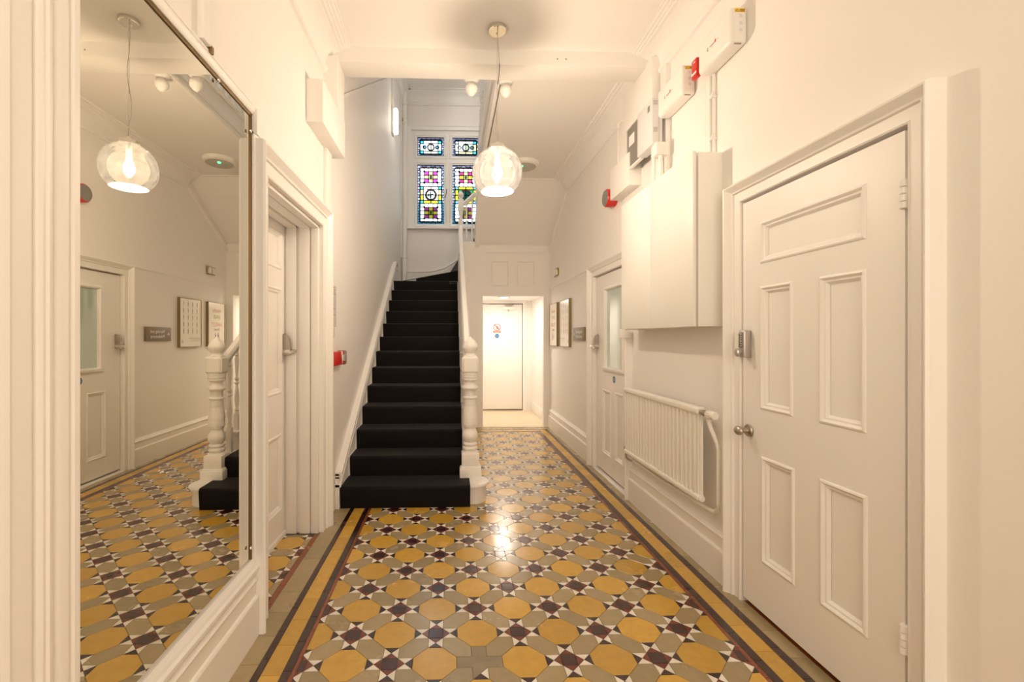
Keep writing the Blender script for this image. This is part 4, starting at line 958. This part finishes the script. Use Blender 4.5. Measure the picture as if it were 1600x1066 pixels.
mb = MB(); mb.lathe([(0, 0), (.012, 0), (.014, .004), (.014, .04), (.010, .044), (0, .044)], (1.378, 3.505, .455), 'z', 14); mb.build('lockshield_cap', M['plastic'], rd)
mb = MB(); mb.lathe([(.010, 0), (.013, .01), (.013, .04), (.008, .06)], (1.378, 3.505, .40), 'z', 12); mb.tube([(1.378, 3.48, .425), (1.378, 3.51, .425)], .011); mb.tube([(1.378, 3.505, .40), (1.385, 3.505, .36), (1.40, 3.49, .345), (1.422, 3.47, .34)], .008); mb.build('lockshield_valve', M['satin'], rd)
mb = MB(); mb.box(1.445, RX, 2.90, 2.96, .325, .340, .003); mb.build('pipe_clip', M['satinlight'], rd)

def charger(y0, y1, name, label):
    """rounded white electrical enclosure"""
    e = empty(name, (1.415, (y0 + y1) / 2, 2.745), label, 'electrical box', 'white electrical enclosures')
    mb = MB(); mb.box(1.372, RX, y0, y1, 2.747, 2.928, .020, 3); mb.build('casing', M['plastic'], e)
    G = lambda u, v, d: (u, y0 - d, v)          # near end, faces the viewer
    Fm = lambda u, v, d: (1.372 - d, u, v)      # front, faces the hall
    mb = MB(); rect(mb, G, 1.392, 1.445, 2.896, 2.914, 0); lb_ = mb.build('warning_label', M['yellow'], e, 0)
    mb = MB(); mb.prism([G(1.3945, 2.8985, .0007), G(1.4135, 2.8985, .0007), G(1.404, 2.9125, .0007)], (0, -.0004, 0)); mb.build('warning_triangle', M['black'], lb_, 0)
    mb = MB(); mb.prism([G(1.3972, 2.9000, .0012), G(1.4108, 2.9000, .0012), G(1.404, 2.9098, .0012)], (0, -.0003, 0)); mb.build('triangle_fill', M['yellow'], lb_, 0)
    mb = MB()
    for z in (2.900, 2.9045, 2.909): mb.box(1.418, 1.441, y0 - .0012, y0 - .0006, z - .0009, z + .0009)
    mb.build('label_print', M['black'], lb_, 0)
    for z in (2.877, 2.842, 2.808):
        mb = MB(); disc(mb, G, 1.422, z, 0, .0095, .0080, .0012); disc(mb, G, 1.422, z, .0, .008, 0, .0008); mb.build('knockout', M['greyplastic'], e, 0)
    mb = MB()
    for k in range(4): mb.box(1.396 + k * .009, 1.403 + k * .009, y0 + .008, y0 + .014, 2.7485 - .002, 2.7485 + .003)
    mb.build('rating_mark', M['greyprint'], e, 0)
    yc = (y0 + y1) / 2
    mb = MB()
    for k, l in enumerate((.010, .014, .008)): rect(mb, Fm, yc + .045, yc + .045 + l, 2.842 - k * .008, 2.845 - k * .008, 0)
    rect(mb, Fm, yc - .012, yc + .030, 2.836, 2.8395, 0); mb.build('printed_line', M['black'], e, 0)
    mb = MB(); mb.prism([Fm(yc - .020 + a, 2.838 + b, .0004) for a, b in ((.006, .010), (-.008, .010), (-.003, .001), (-.008, .001), (.004, -.011), (.002, -.002), (.008, -.002))], (-.0005, 0, 0)); rect(mb, Fm, yc - .004, yc + .020, 2.8285, 2.8300, 0); mb.build('red_emblem', M['redprint'], e, 0)
    mb = MB(); rect(mb, Fm, yc - .048, yc - .034, 2.836, 2.838, 0); mb.build('grey_mark', M['greyprint'], e, 0)
    return e
charger(2.165, 2.46, 'electrical_box', 'white electrical enclosure nearest the camera, high on the right wall')
charger(2.634, 2.95, 'electrical_box', 'second white electrical enclosure, between the red fire box and grey panel')
fb = empty('fire_switch_box', (1.43, 2.51, 2.775), 'small red fire alarm switch box between the two white electrical enclosures', 'alarm box')
mb = MB(); mb.box(1.385, 1.412, 2.496, 2.548, 2.776, 2.882, .004); mb.build('casing', M['red'], fb)
mb = MB(); mb.box(1.41, RX, 2.508, 2.536, 2.81, 2.86); mb.build('bracket', M['red'], fb)
FB = lambda u, v, d: (1.385 - d, u, v)
mb = MB(); rect(mb, FB, 2.498, 2.546, 2.796, 2.808, 0); mb.build('white_stripe', M['white'], fb, 0)
mb = MB(); rect(mb, FB, 2.51, 2.53, 2.862, 2.868, 0); mb.build('white_stripe', M['white'], fb, 0)
tp = empty('telecom_panel', (1.365, 3.05, 2.58), 'pale grey vented control panel high on the right wall pier', 'control panel')
mb = MB(); mb.box(1.330, 1.40, 2.930, 3.170, 2.580, 2.885, .006, 2); mb.build('casing', M['greyplastic'], tp)
mb = MB(); rect(mb, lambda u, v, d: (1.330 - d, u, v), 2.965, 3.000, 2.812, 2.852, 0); mb.build('display', M['darkgrey'], tp, 0)
for z0 in (2.838, 2.660):
    for k in range(5):
        mb = MB(); mb.box(1.338, 1.366, 2.9285, 2.931, z0 + k * .0065, z0 + k * .0065 + .003); mb.build('vent_slot', M['ventgrey'], tp, 0)
mb = MB(); mb.box(1.374, 1.377, 2.929, 2.931, 2.585, 2.88); mb.build('cover_seam', M['ventgrey'], tp, 0)
mb = MB(); mb.lathe([(0, 0), (.004, 0), (0, .003)], (1.330, 3.085, 2.612), '-x', 8); mb.build('screw', M['ventgrey'], tp)
mb = MB(); mb.box(1.345, 1.425, 2.90, 2.985, 2.500, 2.582, .004); jb = tag(mb.build('junction_box', M['plastic']), 'small white junction box under the grey control panel', 'junction box')
mb = MB(); mb.tube([(1.385, 2.93, 2.50), (1.385, 2.93, 2.30)], .013, 10); mb.tube([(1.355, 2.965, 2.50), (1.355, 2.965, 2.30)], .011, 10); mb.build('conduit', M['plastic'], jb, 60)
mx = empty('meter_box', (1.41, 3.32, 2.60), 'dark grey meter box in a pale frame behind the control panel', 'meter box')
mb = MB(); mb.box(1.372, 1.40, 3.20, 3.455, 2.60, 2.90, .003); mb.build('face', M['darkgrey'], mx)
mb = MB(); mb.sweep([(3.20, 2.60), (3.20, 2.90), (3.455, 2.90), (3.455, 2.60)], [(.0, -.02), (0, .0), (.018, .0), (.018, -.02)], lambda u, v, d: (1.364 - d, u, v), closed=True); mb.build('surround', M['plastic'], mx, 0)
mb = MB(); rect(mb, lambda u, v, d: (1.372 - d, u, v), 3.32, 3.42, 2.76, 2.84, 0); mb.build('label', M['white'], mx, 0)
mb = MB(); mb.box(1.425, RX, 2.94, 3.02, 2.30, 3.12, .003); tag(mb.build('cable_trunking', M['plastic']), 'wide white vertical trunking behind the grey control panel', 'trunking')
pc = empty('cable_conduit', (1.44, 2.44, 2.30), 'white vertical cable conduit rising from the cabinet to the nearest enclosure', 'conduit')
mb = MB(); mb.box(1.436, RX, 2.455, 2.50, 2.297, 2.75, .003); mb.tube([(1.448, 2.435, 2.297), (1.448, 2.435, 2.75)], .007, 10); mb.build('pipe', M['plastic'], pc)
for z in (2.63, 2.40):
    mb = MB(); mb.tube([(1.455, 2.45, z), (1.435, 2.44, z - .006), (1.430, 2.425, z + .002), (1.438, 2.412, z + .018)], .005, 8); mb.box(1.43, RX, 2.425, 2.455, z - .012, z + .004, .002); mb.build('conduit_clip', M['plastic'], pc)
mb = MB(); mb.box(1.438, RX, 3.835, 3.862, 2.74, 3.11, .003); mb.box(1.43, RX, 3.825, 3.875, 3.10, 3.16, .004); tag(mb.build('cable_trunking', M['plastic']), 'thin white cable trunking above the red fire sounder', 'trunking')
sp = empty('fused_spur', (1.42, 3.60, 1.30), 'small white switch plate just below the far end of the cabinet', 'switch')
mb = MB(); mb.box(1.385, 1.424, 3.525, 3.66, 1.298, 1.372, .004); mb.build('plate', M['plastic'], sp)
fs = empty('fire_sounder', (1.41, 3.945, 2.46), 'round red fire sounder with grey face on the right wall', 'alarm sounder')
mb = MB(); mb.lathe([(0, 0), (.072, 0), (.074, .03), (.078, .035), (.078, .082), (.072, .090), (0, .090)], (RX, 3.945, 2.535), '-x', 28); mb.build('body', M['red'], fs)
mb = MB(); mb.lathe([(0, .089), (.070, .089), (.066, .097), (0, .099)], (RX, 3.945, 2.535), '-x', 28); mb.build('grille', M['darkgrey'], fs)
ls = empty('light_switch', (1.45, 6.11, 2.14), 'small brass-edged two-gang switch high on the right wall', 'switch')
mb = MB(); mb.box(1.432, RX, 6.02, 6.20, 2.142, 2.245, .004); mb.build('plate', M['brass'], ls)
for y in (6.065, 6.155):
    mb = MB(); mb.box(1.426, 1.434, y - .036, y + .036, 2.152, 2.235, .003); mb.build('rocker', M['plastic'], ls)
# pictures and wayfinding plate
def picture(y0, y1, label):
    p = empty('framed_poster', (1.445, (y0 + y1) / 2, 1.187), label, 'framed poster', 'framed posters on the right wall')
    mb = MB(); mb.sweep([(y0, 1.187), (y0, 1.780), (y1, 1.780), (y1, 1.187)], [(0, 0), (0, .032), (-.002, .0335), (-.006, .0335), (-.008, .030), (-.008, 0)], RW, closed=True); mb.build('frame', M['frame_brass'], p, 25)
    mb = MB(); rect(mb, RW, y0 + .007, y1 - .007, 1.193, 1.774, .018, .009); mb.build('print_sheet', M['paper'], p, 0)
    return p
p1 = picture(5.392, 5.852, 'framed poster with a grid of twenty small figures, nearer of two')
PW = lambda u, v, d: RW(u, v, d + .0272)
for r_ in range(5):
    for k in range(4):
        mb = MB(); u = 5.47 + k * .095; v = 1.715 - r_ * .082; hh = random.uniform(.8, 1.1); lean = random.uniform(-.004, .004)
        disc(mb, PW, u + lean, v + .022 * hh, .0004, .0058, n=10)
        mb.prism([PW(u + a * hh, v + b * hh, .0006) for a, b in ((-.009, .014), (.009, .014), (.006, -.006), (.007, -.028), (.002, -.028), (0, -.010), (-.002, -.028), (-.007, -.028), (-.006, -.006))], (-.0004, 0, 0))
        rect(mb, PW, u - .018, u + .018, v - .0375, v - .0355, 0); mb.build('figure', M['figureprint'] if (r_ + k) % 3 else M['greyprint'], p1, 0)
mb = MB()
for k, l in enumerate((.24, .19, .22)): rect(mb, PW, 5.82 - l, 5.82, 1.292 - k * .016, 1.292 - k * .016 + (.006 if k == 0 else .003), 0)
for k in range(3): rect(mb, PW, 5.43, 5.465, 1.268 - k * .013, 1.274 - k * .013, 0)
mb.build('caption', M['greyprint'], p1, 0)
p2 = picture(6.013, 6.45, 'framed poster with coloured words, further of two, beside the opening')
for body, size, v, m in (('Healthy', .075, 1.645, 'pinkprint'), ('HAIR', .085, 1.555, 'greenprint'), ('HARLEY', .080, 1.455, 'pinkprint'), ('Street', .062, 1.395, 'greyprint')):
    text(body, size, PW, 6.232, v, .0004, M[m], p2, align='CENTER', flip=-1, sx=.95)
mb = MB()
for u, s in ((6.27, 1.0), (6.20, .75)):
    disc(mb, PW, u, 1.345 + .02 * s, .0004, .012 * s, n=12); mb.prism([PW(u + a * s, 1.345 + b * s, .0006) for a, b in ((-.016, .006), (.016, .006), (.022, -.075), (.004, -.075), (0, -.03), (-.004, -.075), (-.022, -.075))], (-.0004, 0, 0))
mb.build('figure', M['greyprint'], p2, 0)
sg = empty('direction_sign', (1.45, 5.02, 1.265), 'taupe direction plate reading Nursing and Phlebotomy with a left arrow', 'sign')
mb = MB(); mb.box(1.438, RX, 4.812, 5.238, 1.266, 1.418, .002); mb.build('plate', M['taupe'], sg)
SW = lambda u, v, d: (1.438 - d, u, v)
text('Nursing and', .050, SW, 5.125, 1.353, .0004, M['white'], sg, flip=-1); text('Phlebotomy', .050, SW, 5.125, 1.300, .0004, M['white'], sg, flip=-1)
mb = MB(); rect(mb, SW, 5.158, 5.208, 1.3395, 1.3455, 0)
for s in (-1, 1): mb.prism([SW(5.211, 1.3425, .0006), SW(5.205, 1.3425 - s * .004, .0006), SW(5.183, 1.3425 + s * .018, .0006), SW(5.188, 1.3425 + s * .022, .0006)], (-.0004, 0, 0))
mb.build('arrow', M['white'], sg, 0)
# emergency light on the landing soffit, passage downlight
em = empty('emergency_light', (.836, 5.12, SZ), 'round emergency light with green indicator on the soffit over the back hall', 'light')
mb = MB(); mb.lathe([(0, SZ - .045), (.155, SZ - .045), (.172, SZ - .034), (.176, SZ)], (.836, 5.12, 0), 'z', 36); mb.build('rim', M['plastic'], em, 50)
mb = MB(); mb.lathe([(0, SZ - .066), (.07, SZ - .064), (.12, SZ - .056), (.145, SZ - .044)], (.836, 5.12, 0), 'z', 32); mb.build('diffuser', M['dim'], em, 60)
mb = MB(); mb.lathe([(0, SZ - .073), (.014, SZ - .069), (.018, SZ - .060)], (.800, 5.04, 0), 'z', 12); mb.build('indicator', M['led'], em)
dl = empty('ceiling_downlight', (.86, 7.2, 1.94), 'round lit ceiling fitting in the passage, just below the opening head', 'light')
mb = MB(); mb.lathe([(0, 1.945), (.085, 1.945), (.10, 1.952), (.10, 1.965)], (.86, 7.2, 0), 'z', 28); mb.build('rim', M['satin'], dl, 40)
mb = MB(); mb.lathe([(0, 1.940), (.06, 1.941), (.078, 1.946)], (.86, 7.2, 0), 'z', 24); mb.build('diffuser', M['glow'], dl, 40)
# stairwell: wall light, soil pipe
wlm = empty('wall_light', (LX, 6.75, 4.33), 'lit white bulkhead wall light high on the stairwell left wall', 'light')
mb = MB(); mb.box(LX, LX + .035, 6.67, 6.83, 4.33, 4.72, .004); mb.build('base', M['plastic'], wlm)
mb = MB(); mb.box(LX + .034, LX + .095, 6.685, 6.815, 4.345, 4.705, .028, 4); mb.build('diffuser', M['glow'], wlm)
mb = MB(); mb.box(LX, LX + .03, 6.72, 6.77, 4.72, 5.55, .003); tag(mb.build('cable_trunking', M['plastic']), 'white trunking running up from the stairwell wall light', 'trunking')
sp2 = empty('soil_pipe', (-.80, 8.08, 2.304), 'white painted vertical pipe in the back corner of the stairwell', 'pipe')
mb = MB(); mb.tube([(-.815, 8.09, 2.304), (-.815, 8.09, 5.72)], .042, 16); mb.tube([(-.85, 7.9, 2.7), (-.85, 7.9, 5.6)], .012, 8); mb.build('pipe', M['gloss'], sp2, 60)
for z in (5.45, 5.12, 2.72):
    mb = MB(); mb.lathe([(.042, 0), (.052, .004), (.052, .07), (.042, .075)], (-.815, 8.09, z), 'z', 16); mb.build('collar', M['gloss'], sp2, 40)
mb = MB(); mb.lathe([(0, 0), (.02, 0), (.02, .05), (0, .05)], (-.84, 7.92, 5.1), 'z', 10); mb.build('brass_valve', M['brass'], sp2)
# stair-foot wall: notice and call point
nt_ = empty('notice_sheet', (LX, 3.385, 1.38), 'printed grey notice sheet on the wall at the foot of the stairs', 'notice')
mb = MB(); mb.box(LX, LX + .003, 3.20, 3.465, 1.383, 1.690); mb.build('sheet', M['greypaper'], nt_, 0)
mb = MB()
for k in range(14): rect(mb, LW, 3.215, 3.45 - random.uniform(0, .08), 1.672 - k * .0155, 1.677 - k * .0155, .003)
mb.build('printed_line', M['greyprint'], nt_, 0)
n2 = empty('small_notice', (LX, 3.36, 1.29), 'small pale notice card just below the larger notice sheet', 'notice')
mb = MB(); mb.box(LX, LX + .003, 3.20, 3.415, 1.300, 1.378); mb.build('sheet', M['paper'], n2, 0)
mb = MB(); mb.prism([LW(3.35 + a, 1.335 + b, .0032) for a, b in ((0, 0), (.03, .025), (.04, .02), (.015, -.02))], (.0004, 0, 0)); mb.build('printed_mark', M['greyprint'], n2, 0)
cp = empty('fire_call_point', (LX, 3.40, 1.10), 'red fire call point with clear cover at the foot of the stairs', 'call point')
mb = MB(); mb.box(LX, LX + .05, 3.20, 3.475, 1.098, 1.198, .004); mb.build('base', M['red'], cp)
mb = MB(); mb.prism([LW(3.42, 1.198, .0505), LW(3.475, 1.198, .0505), LW(3.475, 1.105, .0505), LW(3.462, 1.105, .0505)], (.0006, 0, 0)); mb.build('white_flash', M['white'], cp, 0)
mb = MB(); mb.box(LX, LX + .062, 3.50, 3.56, 1.094, 1.203, .010, 3); mb.build('cover_hinge', M['clear'], cp)
mb = MB(); mb.box(LX, LX + .055, 3.505, 3.55, 1.10, 1.125, .004); mb.box(LX, LX + .05, 3.505, 3.55, 1.17, 1.198, .004); mb.build('cover_catch', M['red'], cp)
mb = MB(); mb.box(LX + .05, LX + .054, 3.51, 3.55, 1.13, 1.165); mb.build('glass_label', M['white'], cp, 0)
flush_texts()
